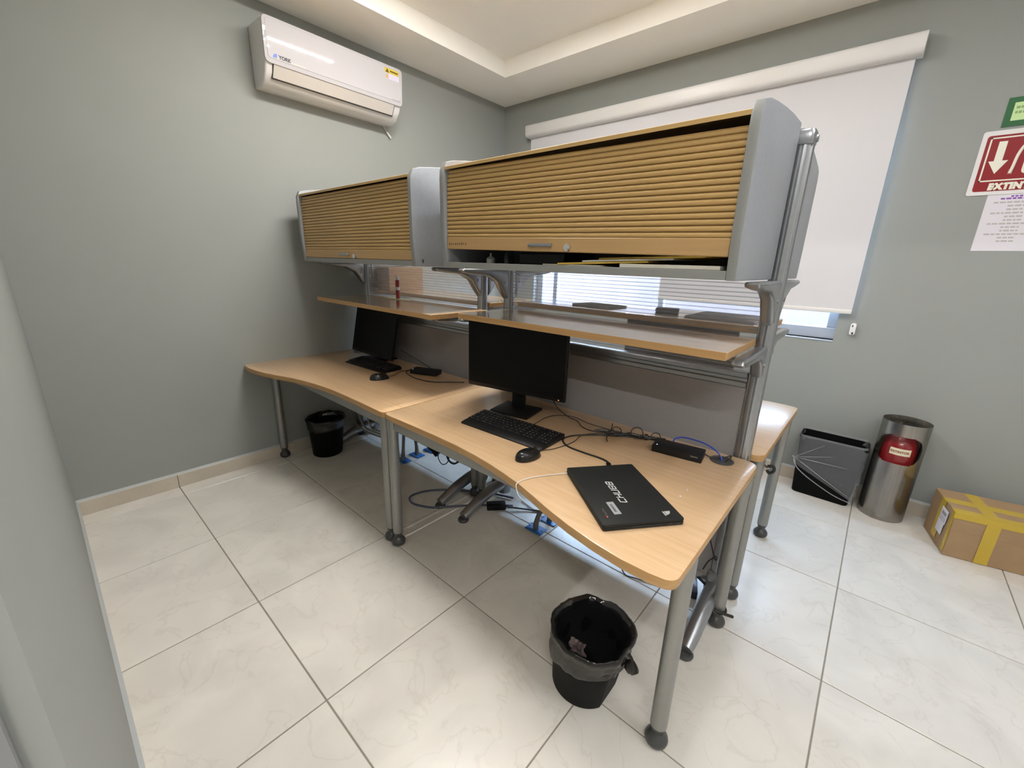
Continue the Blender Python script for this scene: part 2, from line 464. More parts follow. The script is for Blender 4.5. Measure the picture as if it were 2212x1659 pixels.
# ------------------------------------------------------------------ room shell
XW, XE = -1.928, 3.45           # left wall, right wall
YF, YB = -1.033, 2.28           # front wall (door), back wall (window)
ZC, ZT = 2.77, 2.89             # soffit, tray
GAP = 0.0046

fb = B(); bx(fb, XW - .1, XE + .1, -4.1, YB + .1, -.12, -.003)
floor = struct('floor', fb, GROUT, loc=(0, 0, -.12))
xs = [XW] + [k * .6 for k in range(-3, 6)] + [XE]
ys = [YF] + [k * .6 for k in range(-1, 4)] + [YB]
full = None
for i in range(len(xs) - 1):
    for j in range(len(ys) - 1):
        w = xs[i + 1] - xs[i]; h = ys[j + 1] - ys[j]
        if w < .02 or h < .02: continue
        if abs(w - .6) < 1e-6 and abs(h - .6) < 1e-6 and full:
            me = full
        else:
            b = B(); bx(b, GAP / 2, w - GAP / 2, GAP / 2, h - GAP / 2, -.0045, 0, .0012)
            me = mesh_of('tile', b, TILE)
            if abs(w - .6) < 1e-6 and abs(h - .6) < 1e-6: full = me
        inst('tile', me, floor, (xs[i], ys[j], 0))
b = B(); bx(b, XW, XE, -4.0, YF - .001, -.003, -.0005); struct('floor_corridor', b, TILE)

# ceiling: soffit ring plus raised tray
b = B()
tx0, tx1, ty0, ty1 = -1.49, 3.0, -.55, 1.80
bx(b, XW - .1, XE + .1, -4.1, ty0, ZC, ZC + .3); bx(b, XW - .1, XE + .1, ty1, YB + .1, ZC, ZC + .3)
bx(b, XW - .1, tx0, ty0, ty1, ZC, ZC + .3); bx(b, tx1, XE + .1, ty0, ty1, ZC, ZC + .3)
bx(b, tx0, tx1, ty0, ty1, ZT, ZC + .3)
struct('ceiling', b, CEIL)

b = B(); bx(b, XW - .1, XW, -4.1, YB + .1, 0, ZC); struct('wall_left', b, WALL)
WX0, WX1, WZ0, WZ1 = -1.50, .90, .975, 2.44
b = B()
bx(b, XW, WX0, YB, YB + .15, 0, ZC); bx(b, WX1, XE, YB, YB + .15, 0, ZC)
bx(b, WX0, WX1, YB, YB + .15, 0, WZ0); bx(b, WX0, WX1, YB, YB + .15, WZ1, ZC)
struct('wall_back', b, WALL)
b = B()
bx(b, XW, .74, YF - .13, YF, 0, ZC); bx(b, 2.9, XE, YF - .13, YF, 0, ZC); bx(b, .74, 2.9, YF - .13, YF, 2.55, ZC)
struct('wall_front', b, WALL)
b = B(); bx(b, XE, XE + .1, -4.1, YB + .15, 0, ZC); struct('wall_right', b, WALLW)
b = B(); bx(b, XW, XE, -4.1, -4.0, 0, ZC); struct('wall_corridor', b, WALLW)
b = B(); bx(b, .739, .7455, YF - .131, YF - .0155, 0, 2.2, .001); struct('trim_1', b, mat('jamb_paint', (0.22, 0.225, 0.23), 0.5))

# skirting
def skirting(name, run, d):
    root = bpy.data.objects.new(name, None); COL.objects.link(root); root['kind'] = 'structure'
    root.location = run[0][0]
    for (p, q) in run:
        b = B(); bx(b, min(p[0], q[0]) + (.001 if d[1] else 0), max(p[0], q[0]) + (-.001 if d[1] else 0), min(p[1], q[1]) + (.001 if d[0] else 0), max(p[1], q[1]) - (.001 if d[0] else 0), 0, .082, .0015)
        obj('skirting_tile', b, SKIRT, root)
        b = B()
        if d[0]: prism(b, [(0, 0), (.011 * d[0], 0), (0, .012)], 'y', min(p[1], q[1]), max(p[1], q[1])); b.transform(Matrix.Translation((XW, 0, .081)))
        else: prism(b, [(YB if d[1] < 0 else YF, 0), ((YB if d[1] < 0 else YF) + .011 * d[1], 0), (YB if d[1] < 0 else YF, .012)], 'x', min(p[0], q[0]), max(p[0], q[0])); b.transform(Matrix.Translation((0, 0, .081)))
        obj('caulk_line', b, CAULK, root)
yy = [YF] + [-.6, 0, .6, 1.2, 1.8] + [YB - .012]
skirting('baseboard_left', [((XW, a, 0), (XW + .012, c, 0)) for a, c in zip(yy, yy[1:])], (1, 0))
xx = [XW + .012] + [-1.8, -1.2, -.6, 0, .6, 1.2, 1.8, 2.4, 3.0] + [XE]
skirting('baseboard_back', [((a, YB - .012, 0), (c, YB, 0)) for a, c in zip(xx, xx[1:])], (0, -1))
xx = [XW + .012] + [-1.8, -1.2, -.6, 0, .6] + [.739]
skirting('baseboard_front', [((a, YF, 0), (c, YF + .009, 0)) for a, c in zip(xx, xx[1:])], (0, 1))

# window
win = bpy.data.objects.new('window_1', None); COL.objects.link(win); win['kind'] = 'structure'; win.location = (0, YB + .07, WZ0)
b = B(); fy0, fy1 = YB + .06, YB + .11
bx(b, WX0, WX1, fy0, fy1, WZ0, WZ0 + .07, .004); bx(b, WX0, WX1, fy0, fy1, WZ1 - .05, WZ1, .004)
bx(b, WX0, WX0 + .06, fy0, fy1, WZ0 + .07, WZ1 - .05, .004); bx(b, WX1 - .055, WX1, fy0, fy1, WZ0 + .07, WZ1 - .05, .004)
obj('window_frame', b, FRAMEW, win)
for xm in (-1.29, -.25):
    b = B(); bx(b, xm - .022, xm + .022, fy0 + .004, fy1 - .004, WZ0 + .07, WZ1 - .05, .003); obj('mullion', b, FRAMEW, win)
for a, c in ((WX0 + .06, -1.312), (-1.268, -.272), (-.228, WX1 - .055)):
    b = B(); bx(b, a, c, YB + .082, YB + .086, WZ0 + .07, WZ1 - .05); obj('pane', b, GLASS, win)
b = B(); bx(b, WX0, WX1, YB - .004, YB + .06, WZ0 - .012, WZ0, .002); obj('window_sill', b, FRAMEW, win)

b = B(); bx(b, -9, 9, YB + 1.9, YB + 2.05, -.4, 1.62); struct('sky_dimmer_wall', b, mat('sky_dimmer_paint', (0.145, 0.11, 0.10), .85, noise_amt=.08, noise_scale=4))  # made-up wall, added to hold down the brightness seen through the window
b = B(); bx(b, -9, 9, YB + .16, YB + 1.9, -.5, -.4); struct('ground_outside', b, mat('paving', (0.25, 0.24, 0.22), .9, noise_amt=.1, noise_scale=6))

# ------------------------------------------------------------------ ceiling lights (first two mirrored in the air conditioner, last one an added fill)
def batten(x, y0, y1, label, k, w=.03, z=ZT, along='y', group='linear lights in the ceiling tray'):
    """flush linear LED profile that shines straight down"""
    t = thing('linear_light', label, 'ceiling light', (x, (y0 + y1) / 2, z), group)
    def bb(b, a, c, d, z0, z1):
        if along == 'y': bx(b, x - a, x + a, y0 - d, y1 + d, z0, z1)
        else: bx(b, y0 - d, y1 + d, x - a, x + a, z0, z1)
    b = B(); bb(b, w / 2 + .006, 0, .006, z - .003, z); o1 = obj('profile', b, WHITE, t)
    b = B(); bb(b, w / 2, 0, 0, z - .0045, z - .0031); obj('diffuser', b, TUBES[k], t)
batten(-.56, .02, 1.10, 'thin linear light in ceiling tray nearest the air conditioner', 'a', .02)
batten(-.38, .02, .66, 'short linear light in ceiling tray beside the one nearest the air conditioner', 'a', .02)
batten(.70, -.2, 1.1, 'linear light in ceiling tray above the right end of the desks', 'b')
batten(1.65, -.4, 1.1, 'linear light in ceiling tray above the floor right of the desks', 'c')
batten(2.75, -.5, .6, 'linear light in ceiling tray nearest the right wall', 'e')
batten(-1.9, .6, 2.6, 'long added fill light on the ceiling behind the camera', 'd', .04, ZC, 'x', None)  # unseen fill, added to brighten the desk fronts and near floor

# ------------------------------------------------------------------ desks
def fm(x0, x1, mir_x=None, mir_y=None):
    T = Matrix.Identity(4)
    if mir_x is not None: T = Matrix.Translation((2 * mir_x, 0, 0)) @ Matrix.Diagonal((-1, 1, 1, 1)) @ T
    if mir_y is not None: T = Matrix.Translation((0, 2 * mir_y, 0)) @ Matrix.Diagonal((1, -1, 1, 1)) @ T
    return T

def make_desk(label, T, group='wavy beech desks'):
    c = T @ Vector((.17, .33, 0))
    t = thing('desk', label, 'desk', (c.x, c.y, 0), group)
    X0, X1 = -.529, .871
    front = [(X1, -.152), (.81, -.162), (.74, -.163), (.657, -.153), (.57, -.136), (.488, -.114), (.40, -.085), (.33, -.063), (.25, -.045), (.172, -.031), (.08, -.018), (-.03, -.010), (-.17, -.008), (-.308, -.009), (X0, -.014)]
    poly = [(X0, .665), (X1, .665)] + front
    rad = [.012, .05] + [.06] + [0] * (len(front) - 2) + [.03]
    poly = round_poly(poly, rad, 6)
    b = B(); prism(b, poly, 'z', .672, .70, .0025, 2)
    for f in b.faces: f.material_index = 0 if f.normal.z > .7 else 1
    obj('desktop', b, [DESKW, EDGEW], t, T=T)
    for (lx, ly) in ((-.501, .012), (.845, .012), (-.501, .60), (.845, .60)):
        b = B(); cyl(b, (lx, ly, .072), (lx, ly, .672), .0245, n=20)
        cyl(b, (lx, ly, .60), (lx, ly, .6715), .0265, n=20)
        lg = obj('leg', b, LEGM, t, T=T)
        b = B(); lathe(b, [(.010, 0), (.024, .001), (.032, .008), (.0345, .018), (.032, .029), (.024, .039), (.0185, .046), (.0185, .056), (.0228, .066), (.0232, .082)], (lx, ly, 0), 20)
        obj('foot', b, DGREY, lg, T=T)
    b = B()
    bx(b, -.482, .82, .0, .026, .625, .6715, .003); bx(b, -.482, .82, .59, .612, .63, .6715, .003)
    bx(b, -.519, -.495, .036, .58, .635, .6715, .003); bx(b, .834, .857, .036, .58, .635, .6715, .003)
    obj('under_frame', b, LEGM, t, T=T)
    b = B(); lathe(b, [(.041, .7001), (.041, .7025), (.036, .7035), (.033, .7015), (.030, .7008)], (.762, .592, 0), 28)
    obj('grommet', b, DGREY, t, T=T)
    return t
TI = Matrix.Identity(4)
make_desk('wavy beech desk holding the laptop and the nearer keyboard', TI)
make_desk('wavy beech desk pushed against the wall under the air conditioner', fm(0, 0, mir_x=-.531))
make_desk('beech desk behind the divider, right end beside the plastic lined bin', fm(0, 0, mir_y=.70))
make_desk('beech desk behind the divider in the corner under the blind', fm(0, 0, mir_x=-.531, mir_y=.70))

# ------------------------------------------------------------------ divider frames with posts
def post_poly(cx, cy, r):
    pts = []
    for i in range(40):
        a = 2 * PI * i / 40; rr = r
        for g in (PI / 2, -PI / 2, .6, PI - .6, PI + .6, -.6):
            d = abs((a - g + PI) % (2 * PI) - PI)
            if d < .10: rr = r - .005
        pts.append((cx + rr * math.cos(a), cy + rr * math.sin(a)))
    return pts

def make_frame(label, xa, xb, znear, zfar):
    t = thing('divider_frame', label, 'office divider', ((xa + xb) / 2, .70, 0), 'silver divider frames')
    YC = .70
    for px in (xa, xb):
        b = B(); prism(b, post_poly(px, YC, .029), 'z', .10, 1.775)
        p = obj('post', b, ALU, t, sharp=50)
        b = B(); prism(b, round_poly([(px - .029, YC - .034), (px + .029, YC - .034), (px + .029, YC + .034), (px - .029, YC + .034)], .018), 'z', 1.755, 1.80, .008)
        cyl(b, (px - .034, YC, 1.775), (px + .034, YC, 1.775), .011, n=14)
        obj('post_cap', b, ALU, p)
        b = B(); lathe(b, [(.040, .05), (.046, .07), (.046, .12), (.040, .165), (.033, .17)], (px, YC, 0), 24)
        for s in (-1, 1):
            tube(b, [(px, YC + s * .02, .105), (px, YC + s * .10, .10), (px, YC + s * .20, .078), (px, YC + s * .29, .045), (px, YC + s * .335, .030)], [.033, .033, .031, .028, .024], n=14, sub=5)
        f = obj('foot', b, ALU, t)
        for s in (-1, 1):
            b = B(); lathe(b, [(.02, 0), (.029, .002), (.031, .010), (.026, .018)], (px, YC + s * .332, 0), 18); obj('glide', b, DGREY, f)
        # overhead bracket wings, one to each side
        for s in (-1, 1):
            prof = [(.030, 1.349), (.335, 1.349), (.345, 1.342), (.335, 1.332), (.27, 1.324), (.17, 1.316), (.10, 1.285), (.055, 1.225), (.030, 1.20)]
            b = B(); prism(b, [(YC + s * y, z) for y, z in prof], 'x', px - .022, px + .022, .009, 3)
            cyl(b, (px - .026, YC + s * .055, 1.285), (px + .026, YC + s * .055, 1.285), .008, n=10)
            obj('cabinet_bracket', b, ALU, t, sharp=50)
        for s, zs in ((-1, znear), (1, zfar)):
            z = zs - .0255
            prof = [(.028, z), (.30, z), (.345, z - .004), (.352, z - .014), (.335, z - .024), (.25, z - .030), (.12, z - .034), (.07, z - .06), (.045, z - .105), (.028, z - .11)]
            b = B(); prism(b, [(YC + s * y, q_) for y, q_ in prof], 'x', px - .020, px + .020, .009, 3)
            cyl(b, (px - .024, YC + s * .05, z - .06), (px + .024, YC + s * .05, z - .06), .008, n=10)
            obj('shelf_bracket', b, ALU, t, sharp=50)
    a, c = xa + .028, xb - .028
    b = B(); bx(b, a, c, .682, .718, .965, .985, .003); bx(b, a, c, .688, .712, .985, 1.0, .002); bx(b, a, c, .680, .720, 1.0, 1.022, .004)
    obj('top_rail', b, ALU, t)
    b = B(); bx(b, a, c, .684, .716, .10, .135, .004); obj('bottom_rail', b, ALU, t)
    b = B(); bx(b, a, c, .687, .713, .135, .965, .003); obj('fabric_panel', b, FABRIC, t)
    b = B(); bx(b, a, c, .698, .702, 1.018, 1.34); obj('ribbed_panel', b, ACRY, t)
    return t
make_frame('silver divider frame with grey fabric panel behind the larger monitor', -.41, .805, 1.15, 1.185)
make_frame('silver divider frame with grey fabric panel next to the left wall', -1.825, -.61, 1.128, 1.16)

# ------------------------------------------------------------------ shelves
def make_shelf(label, x0, x1, y0, y1, zt):
    b = B(); bx(b, x0, x1, y0, y1, zt - .025, zt, .0015)
    b.normal_update()
    for f in b.faces: f.material_index = 0 if abs(f.normal.z) > .7 else 1
    return tag(obj('shelf', b, [SHELFW, EDGEW]), label, 'shelf', 'beech shelves on the dividers')
make_shelf('beech shelf above the larger monitor, nearer the camera', -.378, .783, .31, .666, 1.15)
make_shelf('beech shelf beside the left wall with paper and bottle on it', -1.75, -.54, .28, .666, 1.128)
make_shelf('beech shelf behind the striped panel, papers on its right end', -.378, .783, .735, 1.12, 1.185)
make_shelf('beech shelf behind the divider holding a brown box by left wall', -1.79, -.575, .735, 1.12, 1.16)

# ------------------------------------------------------------------ overhead tambour cabinets
SL_H = .0162
def slat_mesh(L):
    b = B()
    prof = [(.003, 0), (-.0035, .0004), (-.0056, .0030), (-.006, .0068), (-.0056, .0108), (-.0030, .0130), (.003, .0136), (.003, .0162), (.005, .0162), (.005, 0)]
    prism(b, prof, 'x', 0, L)
    return mesh_of('slat', b, TAMB, 60)
SLATS = {}
def make_cabinet(label, xl, xr, zband, droop, nsl, far=False, T=None):
    T = T or TI
    c = T @ Vector(((xl + xr) / 2, .46, 1.35))
    t = thing('overhead_cabinet', label, 'cabinet', (c.x, c.y, 1.35), 'overhead cabinets with tambour fronts')
    side = [(.226, 1.352), (.214, 1.47), (.211, 1.70), (.213, 1.735), (.228, 1.765), (.27, 1.778), (.34, 1.789), (.45, 1.803), (.55, 1.812), (.667, 1.817), (.667, 1.352)]
    for a, e in ((xl, xl + .026), (xr - .026, xr)):
        b = B(); prism(b, side, 'x', a, e, .004, 2)
        b.normal_update()
        for f in b.faces: f.material_index = 0 if abs(f.normal.x) > .6 else 1
        p = obj('end_panel', b, [GPAN, GEDGE], t, T=T)
    b = B(); bx(b, xl + .026, xr - .026, .226, .666, 1.353, 1.377, .001); obj('bottom_panel', b, GEDGE, t, T=T)
    b = B(); bx(b, xl + .026, xr - .026, .655, .666, 1.377, 1.79); obj('back_panel', b, GPAN, t, T=T)
    top = [(.219, 1.745), (.24, 1.752), (.34, 1.772), (.45, 1.786), (.55, 1.795), (.655, 1.80)]
    poly = top + [(y, z - .011) for y, z in top[::-1]]
    b = B(); prism(b, poly, 'x', xl + .026, xr - .026); obj('top_panel', b, TAMB, t, T=T, sharp=60)
    L = xr - xl - .054
    x0 = xl + .027
    ang = math.atan2(droop, L)
    b = B(); bx(b, 0, L, -.007, .006, 0, .047, .0025)
    b.transform(Matrix.Translation((x0, .234, zband)) @ Matrix.Rotation(ang, 4, 'Y'))
    door = obj('tambour_door', b, BAND, t, T=T)
    key = round(L, 4)
    if key not in SLATS: SLATS[key] = slat_mesh(L)
    for i in range(nsl):
        dz = .0475 + i * SL_H
        z = zband + dz
        y = .234
        if i >= nsl - 2: y += .004 * (i - nsl + 3)
        if far: pos = Vector((x0 + L, 2 * .70 - y, z)); rot = (0, 0, PI)
        else: pos = Vector((x0 + math.sin(ang) * dz, y, z)); rot = (0, ang, 0)
        inst('slat', SLATS[key], door, pos, rot)
    hx = xl + (.53 if not far else .53)
    zh = zband + .020 - (hx - x0) * math.tan(ang)
    b = B(); bx(b, hx - .052, hx + .052, .212, .222, zh - .005, zh + .007, .004, 2); bx(b, hx - .045, hx - .032, .220, .228, zh - .004, zh + .006); bx(b, hx + .032, hx + .045, .220, .228, zh - .004, zh + .006)
    obj('handle', b, ALU, door, T=T)
    b = B(); cyl(b, (hx + .115, .214, zh - .007), (hx + .115, .228, zh - .007), .012, n=18); cyl(b, (hx + .115, .211, zh - .007), (hx + .115, .215, zh - .007), .007, n=12)
    obj('lock', b, CHROME, door, T=T)
    return t, door
cabR, doorR = make_cabinet('overhead tambour cabinet with gap of folders showing, nearest the camera', -.376, .793, 1.4305, .019, 16)
cabL, doorL = make_cabinet('closed overhead tambour cabinet next to the left wall', -1.757, -.573, 1.3785, 0, 19)
make_cabinet('overhead cabinet back to back behind the right one, end panel by blind', -.376, .793, 1.3785, 0, 19, True, fm(0, 0, mir_y=.70))
# stamp on the door band and a screw cap on the left cabinet's end panel
b = B()
for k in range(9):
    w = random.uniform(.004, .010); x = -.335 + k * .0125
    bx(b, x, x + w, .2262, .2268, 1.446 + random.uniform(-.001, .001), 1.4525 + random.uniform(0, .002))
obj('stamp', b, mat('brown_ink', (0.17, 0.10, 0.04), 0.6), doorR)
b = B(); bx(b, -.5728, -.5712, .262, .272, 1.368, 1.385, .0005); obj('cap', b, DGREY, cabL)

# contents of the open cabinet
def sheet(name, label, cat, m, cx, cy, z, lx, ly, ang, tilt, th, group):
    b = B(); bx(b, -lx / 2, lx / 2, -ly / 2, ly / 2, 0, th, min(.001, th * .3))
    b.transform(Matrix.Translation((cx, cy, z)) @ Matrix.Rotation(ang, 4, 'Z') @ Matrix.Rotation(tilt, 4, 'Y'))
    return tag(obj(name, b, m), label, cat, group)
G = 'papers in the open cabinet'
sheet('paper_stack', 'white paper stack at bottom right in the open overhead cabinet', 'paper', FOLDW, .60, .345, 1.3775, .29, .22, .02, 0, .011, G)
sheet('envelope', 'pale envelope lying left under the folders in open overhead cabinet', 'envelope', FOLDW, .27, .345, 1.3775, .24, .20, -.05, 0, .004, G)
sheet('folder', 'yellow folder lying slanted lowest on the pale envelope in open cabinet', 'folder', FOLDY, .37, .365, 1.3865, .32, .23, .06, R(-2.4), .006, G)
sheet('folder', 'yellow folder lying topmost to the right in the open cabinet', 'folder', FOLDY, .54, .37, 1.4045, .34, .23, -.05, R(-2.0), .006, G)
sheet('envelope', 'white envelope sandwiched between two yellow folders in open cabinet', 'envelope', FOLDW, .46, .35, 1.3965, .30, .20, .03, R(-2.2), .005, G)
b = B(); lathe(b, [(.001, 0), (.017, 0), (.018, .004), (.018, .018), (.012, .024), (.005, .027), (.004, .04), (.001, .041)], (-.190, .33, 1.3772), 16)
tag(obj('glue_bottle', b, GLUE), 'small white nozzle bottle standing in the open cabinet', 'bottle')
b = B(); lathe(b, [(.001, 0), (.013, 0), (.013, .03), (.009, .036), (.009, .045), (.001, .046)], (-.125, .36, 1.3772), 14)
tag(obj('ink_bottle', b, mat('dim_glass', (0.10, 0.10, 0.12), 0.15)), 'dark little bottle right of the white nozzle bottle in cabinet', 'bottle')
b = B(); bx(b, -.06, .16, .36, .58, 1.3775, 1.42, .004); bx(b, -.055, .155, .365, .575, 1.42, 1.425, .002)
tag(obj('storage_tin', b, mat('dark_box', (0.03, 0.03, 0.032), 0.5)), 'black flat box in the open cabinet between bottles and folders', 'box')

# ------------------------------------------------------------------ monitors
def make_monitor(label, cx, cy, yaw, w, z0, z1, led=True, tilt=0):
    t = thing('monitor', label, 'monitor', (cx, cy, .70))
    Mz = Matrix.Translation((cx, cy, 0)) @ Matrix.Rotation(yaw, 4, 'Z')
    h = z1 - z0
    Mt = Mz @ Matrix.Translation((0, 0, z0 + h / 2)) @ Matrix.Rotation(tilt, 4, 'X') @ Matrix.Translation((0, 0, -z0 - h / 2))
    b = B(); bx(b, -w / 2, w / 2, -.008, .012, z0, z1, .003, 2); bx(b, -w * .38, w * .38, .012, .038, z0 + .05, z1 - .05, .012, 2)
    obj('housing', b, BLACK, t, T=Mt)
    b = B(); bx(b, -w / 2 + .006, w / 2 - .006, -.0088, -.0075, z0 + .018, z1 - .006); obj('screen', b, SCREEN, t, T=Mt)
    b = B(); bx(b, -.035, .035, .040, .058, .712, z0 + h * .62, .006, 2); bx(b, -.05, .05, .028, .046, z0 + h * .35, z0 + h * .65, .004)
    obj('neck', b, BLACK, t, T=Mz)
    b = B(); prism(b, round_poly([(-.10, -.055), (.10, -.055), (.10, .110), (-.10, .110)], .008), 'z', .7002, .712, .003)
    obj('base', b, BLACK, t, T=Mz)
    if led:
        b = B(); bx(b, w / 2 - .03, w / 2 - .0265, -.0092, -.0078, z0 + .006, z0 + .009); obj('power_led', b, ORLED, t, T=Mt)
    return t
make_monitor('large black monitor standing behind the nearer keyboard', -.118, .425, R(11), .515, .80, 1.117)
make_monitor('smaller black monitor on the desk next to left wall', -1.519, .55, R(0), .504, .732, 1.064, False, R(-12))
make_monitor('black monitor on the far desk, seen darkly through the striped panel', .36, 1.10, R(178), .55, .82, 1.135, False)

# ------------------------------------------------------------------ keyboards, mice
def make_keyboard(label, cx, cy, yaw, L=.435, D=.150):
    t = thing('keyboard', label, 'keyboard', (cx, cy, .70))
    T = Matrix.Translation((cx, cy, .7004)) @ Matrix.Rotation(yaw, 4, 'Z')
    b = B(); prism(b, [(-D / 2, 0), (D / 2, 0), (D / 2, .020), (D / 2 - .012, .023), (-D / 2 + .032, .012), (-D / 2 + .004, .007), (-D / 2, .004)], 'x', -L / 2, L / 2, .003, 2)
    obj('case', b, BLACK, t, T=T)
    b = B(); lg = B()
    rows = [(.058, 15), (.040, 15), (.022, 14), (.004, 13), (-.014, 12), (-.032, 8)]
    for y, n in rows:
        for (xa, xe, k) in ((-.212, .078, n), (.088, .140, 3), (.150, .208, 4)):
            p = (xe - xa) / k
            for i in range(k):
                x = xa + i * p; zz = .0235 if y > .05 else .012 + (y + .043) * .107 + .001
                bx(b, x + .001, x + p - .001, y - .0078, y + .0078, zz - .004, zz + .003, .0012)
                if random.random() < .75:
                    lx_ = x + p * .3; bx(lg, lx_, lx_ + .0022, y + .0005, y + .0035, zz + .003, zz + .0033)
    k = obj('keys', b, KEYM, t, T=T); k['kind'] = 'stuff'
    k2 = obj('key_legends', lg, LEGEND, t, T=T); k2['kind'] = 'stuff'
make_keyboard('black keyboard lying in front of the large monitor', .02, .250, R(2.5), .43, .168)
make_keyboard('black keyboard lying under the smaller monitor by left wall', -1.355, .425, R(3), .43, .14)

def make_mouse(label, cx, cy, yaw):
    t = thing('computer_mouse', label, 'mouse', (cx, cy, .70))
    T = Matrix.Translation((cx, cy, .7004)) @ Matrix.Rotation(yaw, 4, 'Z')
    b = B(); rings = []
    n = 22
    for k in range(9):
        u = k / 8; z = .034 * math.sin(u * PI / 2)
        s = math.cos(u * PI / 2) ** .55 if u < 1 else 0.02
        ring = []
        for i in range(n):
            a = 2 * PI * i / n
            x = .031 * math.cos(a) * s * (1 - .10 * math.sin(a)); y = .056 * math.sin(a) * s - .008 * u
            ring.append(b.verts.new((x, y, z)))
        rings.append(ring)
    for p, q_ in zip(rings, rings[1:]):
        for i in range(n): b.faces.new((p[i], p[(i + 1) % n], q_[(i + 1) % n], q_[i]))
    b.faces.new(rings[0][::-1]); b.faces.new(rings[-1])
    obj('shell', b, MOUSEM, t, T=T, sharp=60)
    b = B(); cyl(b, (-.004, .030, .027), (.004, .030, .027), .008, n=14); obj('scroll_wheel', b, BLACK, t, T=T)
make_mouse('black mouse lying in front of the nearer keyboard', .236, .103, R(-12))
make_mouse('black mouse lying on the desk next to left wall', -1.045, .285, R(-20))

# ------------------------------------------------------------------ laptop
P0 = Vector((.40, .105, 0)); eL = Vector((.255, -.203, 0)).normalized(); eS = Vector((.203, .255, 0)).normalized()
lap = thing('laptop', 'closed black laptop lying on the nearer desk, white lettering on lid', 'laptop', (.595, .10, .70))
TL_ = basis(P0, eL, eS)           # local x along long edge (towards camera), y along short edge
LW, LD = .328, .237
b = B(); prism(b, round_poly([(0, 0), (LW, 0), (LW, LD), (0, LD)], .008), 'z', .7012, .7115, .002)
obj('base', b, LAPT, lap, T=TL_)
b = B(); prism(b, round_poly([(0, 0), (LW, 0), (LW, LD), (0, LD)], .008), 'z', .7125, .7205, .002)
lid = obj('lid', b, LAPT, lap, T=TL_)
b = B()
for k in range(12): bx(b, LW - .0005, LW + .0004, .085 + k * .0075, .0895 + k * .0075, .704, .709)
bx(b, LW - .0005, LW + .0004, .188, .202, .704, .709); bx(b, LW - .0005, LW + .0004, .212, .224, .7045, .7085)
obj('vents', b, DARKGAP, lap, T=TL_)
# lettering: reads from the near end to the far end of the lid
b = B()
def strokes(bm, x, w, h, segs, t):
    for (xa, ya, xe, ye) in segs:
        X0_, X1_ = sorted((xa, xe)); Y0_, Y1_ = sorted((ya, ye))
        bx(bm, x + X0_ * w - t / 2, x + X1_ * w + t / 2, Y0_ * h - t / 2, Y1_ * h + t / 2, 0, .0003)
GL = {'C': [(0, 0, 1, 0), (0, 1, 1, 1), (0, 0, 0, 1)], 'H': [(0, 0, 0, 1), (1, 0, 1, 1), (0, .5, 1, .5)], 'U': [(0, 0, 0, 1), (1, 0, 1, 1), (0, 0, 1, 0)],
      'B': [(0, 0, 0, 1), (1, 0, 1, 1), (0, 0, 1, 0), (0, .5, 1, .5), (0, 1, 1, 1)]}
for k, ch in enumerate('CHUBB'): strokes(b, k * .0250, .0168, .0185, GL[ch], .0032)
for v in b.verts: v.co.x += v.co.y * .22
b.transform(basis((.6500, .0500, .7206), -eL, -eS)); obj('lettering', b, mat('white_ink', (0.72, 0.72, 0.72), 0.5), lid, smooth=False)
b = B(); bx(b, .222, .284, .050, .072, .7206, .7209); obj('sticker', b, mat('silver_sticker', (0.42, 0.43, 0.46), 0.35, metal=.3), lid, T=TL_)
b = B()
for k in range(14): bx(b, .235 + k * .0028, .235 + k * .0028 + random.uniform(.0008, .002), .056, .063, .7209, .7211)
obj('bar_code', b, INKB, lid, T=TL_)
t_ = text_bm('ThinkPad', .0105, .0001, .0001); t_.transform(basis(Vector((.646, -.052, .7207)), -eL, -eS)); obj('model_text', t_, mat('dim_grey_ink', (0.075, 0.07, 0.068), 0.5), lid)
b = B(); cyl(b, (.292, .026, .7206), (.292, .026, .7213), .0016, n=10); obj('lid_led', b, REDLED, lid, T=TL_)
b = B(); prism(b, [(.288, .196), (.306, .196), (.300, .208), (.288, .214)], 'z', .7206, .7208); bx(b, .288, .308, .190, .194, .7206, .7208)
obj('corner_logo', b, mat('logo_grey', (0.45, 0.45, 0.45), 0.5), lid, T=TL_)

# ------------------------------------------------------------------ docks
def make_dock(label, cx, cy, yaw, brand):
    t = thing('docking_station', label, 'dock', (cx, cy, .70), 'black docking stations')
    T = Matrix.Translation((cx, cy, 0)) @ Matrix.Rotation(yaw, 4, 'Z')
    b = B(); bx(b, -.09, .09, -.04, .04, .7004, .729, .003, 2); obj('body', b, BLACK, t, T=T)
    b = B()
    for k, (x, w) in enumerate(((-.045, .014), (-.02, .016), (.008, .012), (.028, .018), (.055, .012))): bx(b, x, x + w, .0395, .046, .706, .722, .001)
    obj('plugs', b, mat('plug_grey', (0.35, 0.33, 0.30), 0.4), t, T=T)
    b = B(); cyl(b, (-.074, -.0285, .7288), (-.074, -.0285, .7295), .0018, n=8); obj('status_led', b, WLED, t, T=T)
    if brand:
        x_ = text_bm('Lenovo', .0085, .0001, .0001); x_.transform(Matrix.Translation((.05, -.0402, .718)) @ Matrix.Rotation(PI / 2, 4, 'X')); obj('brand_text', x_, INKGREY, t, T=T)
make_dock('black docking station beside the cable hole on nearer desk', .620, .535, R(8), True)
make_dock('black docking station behind the mouse on the desk next to left wall', -.965, .560, R(22), False)

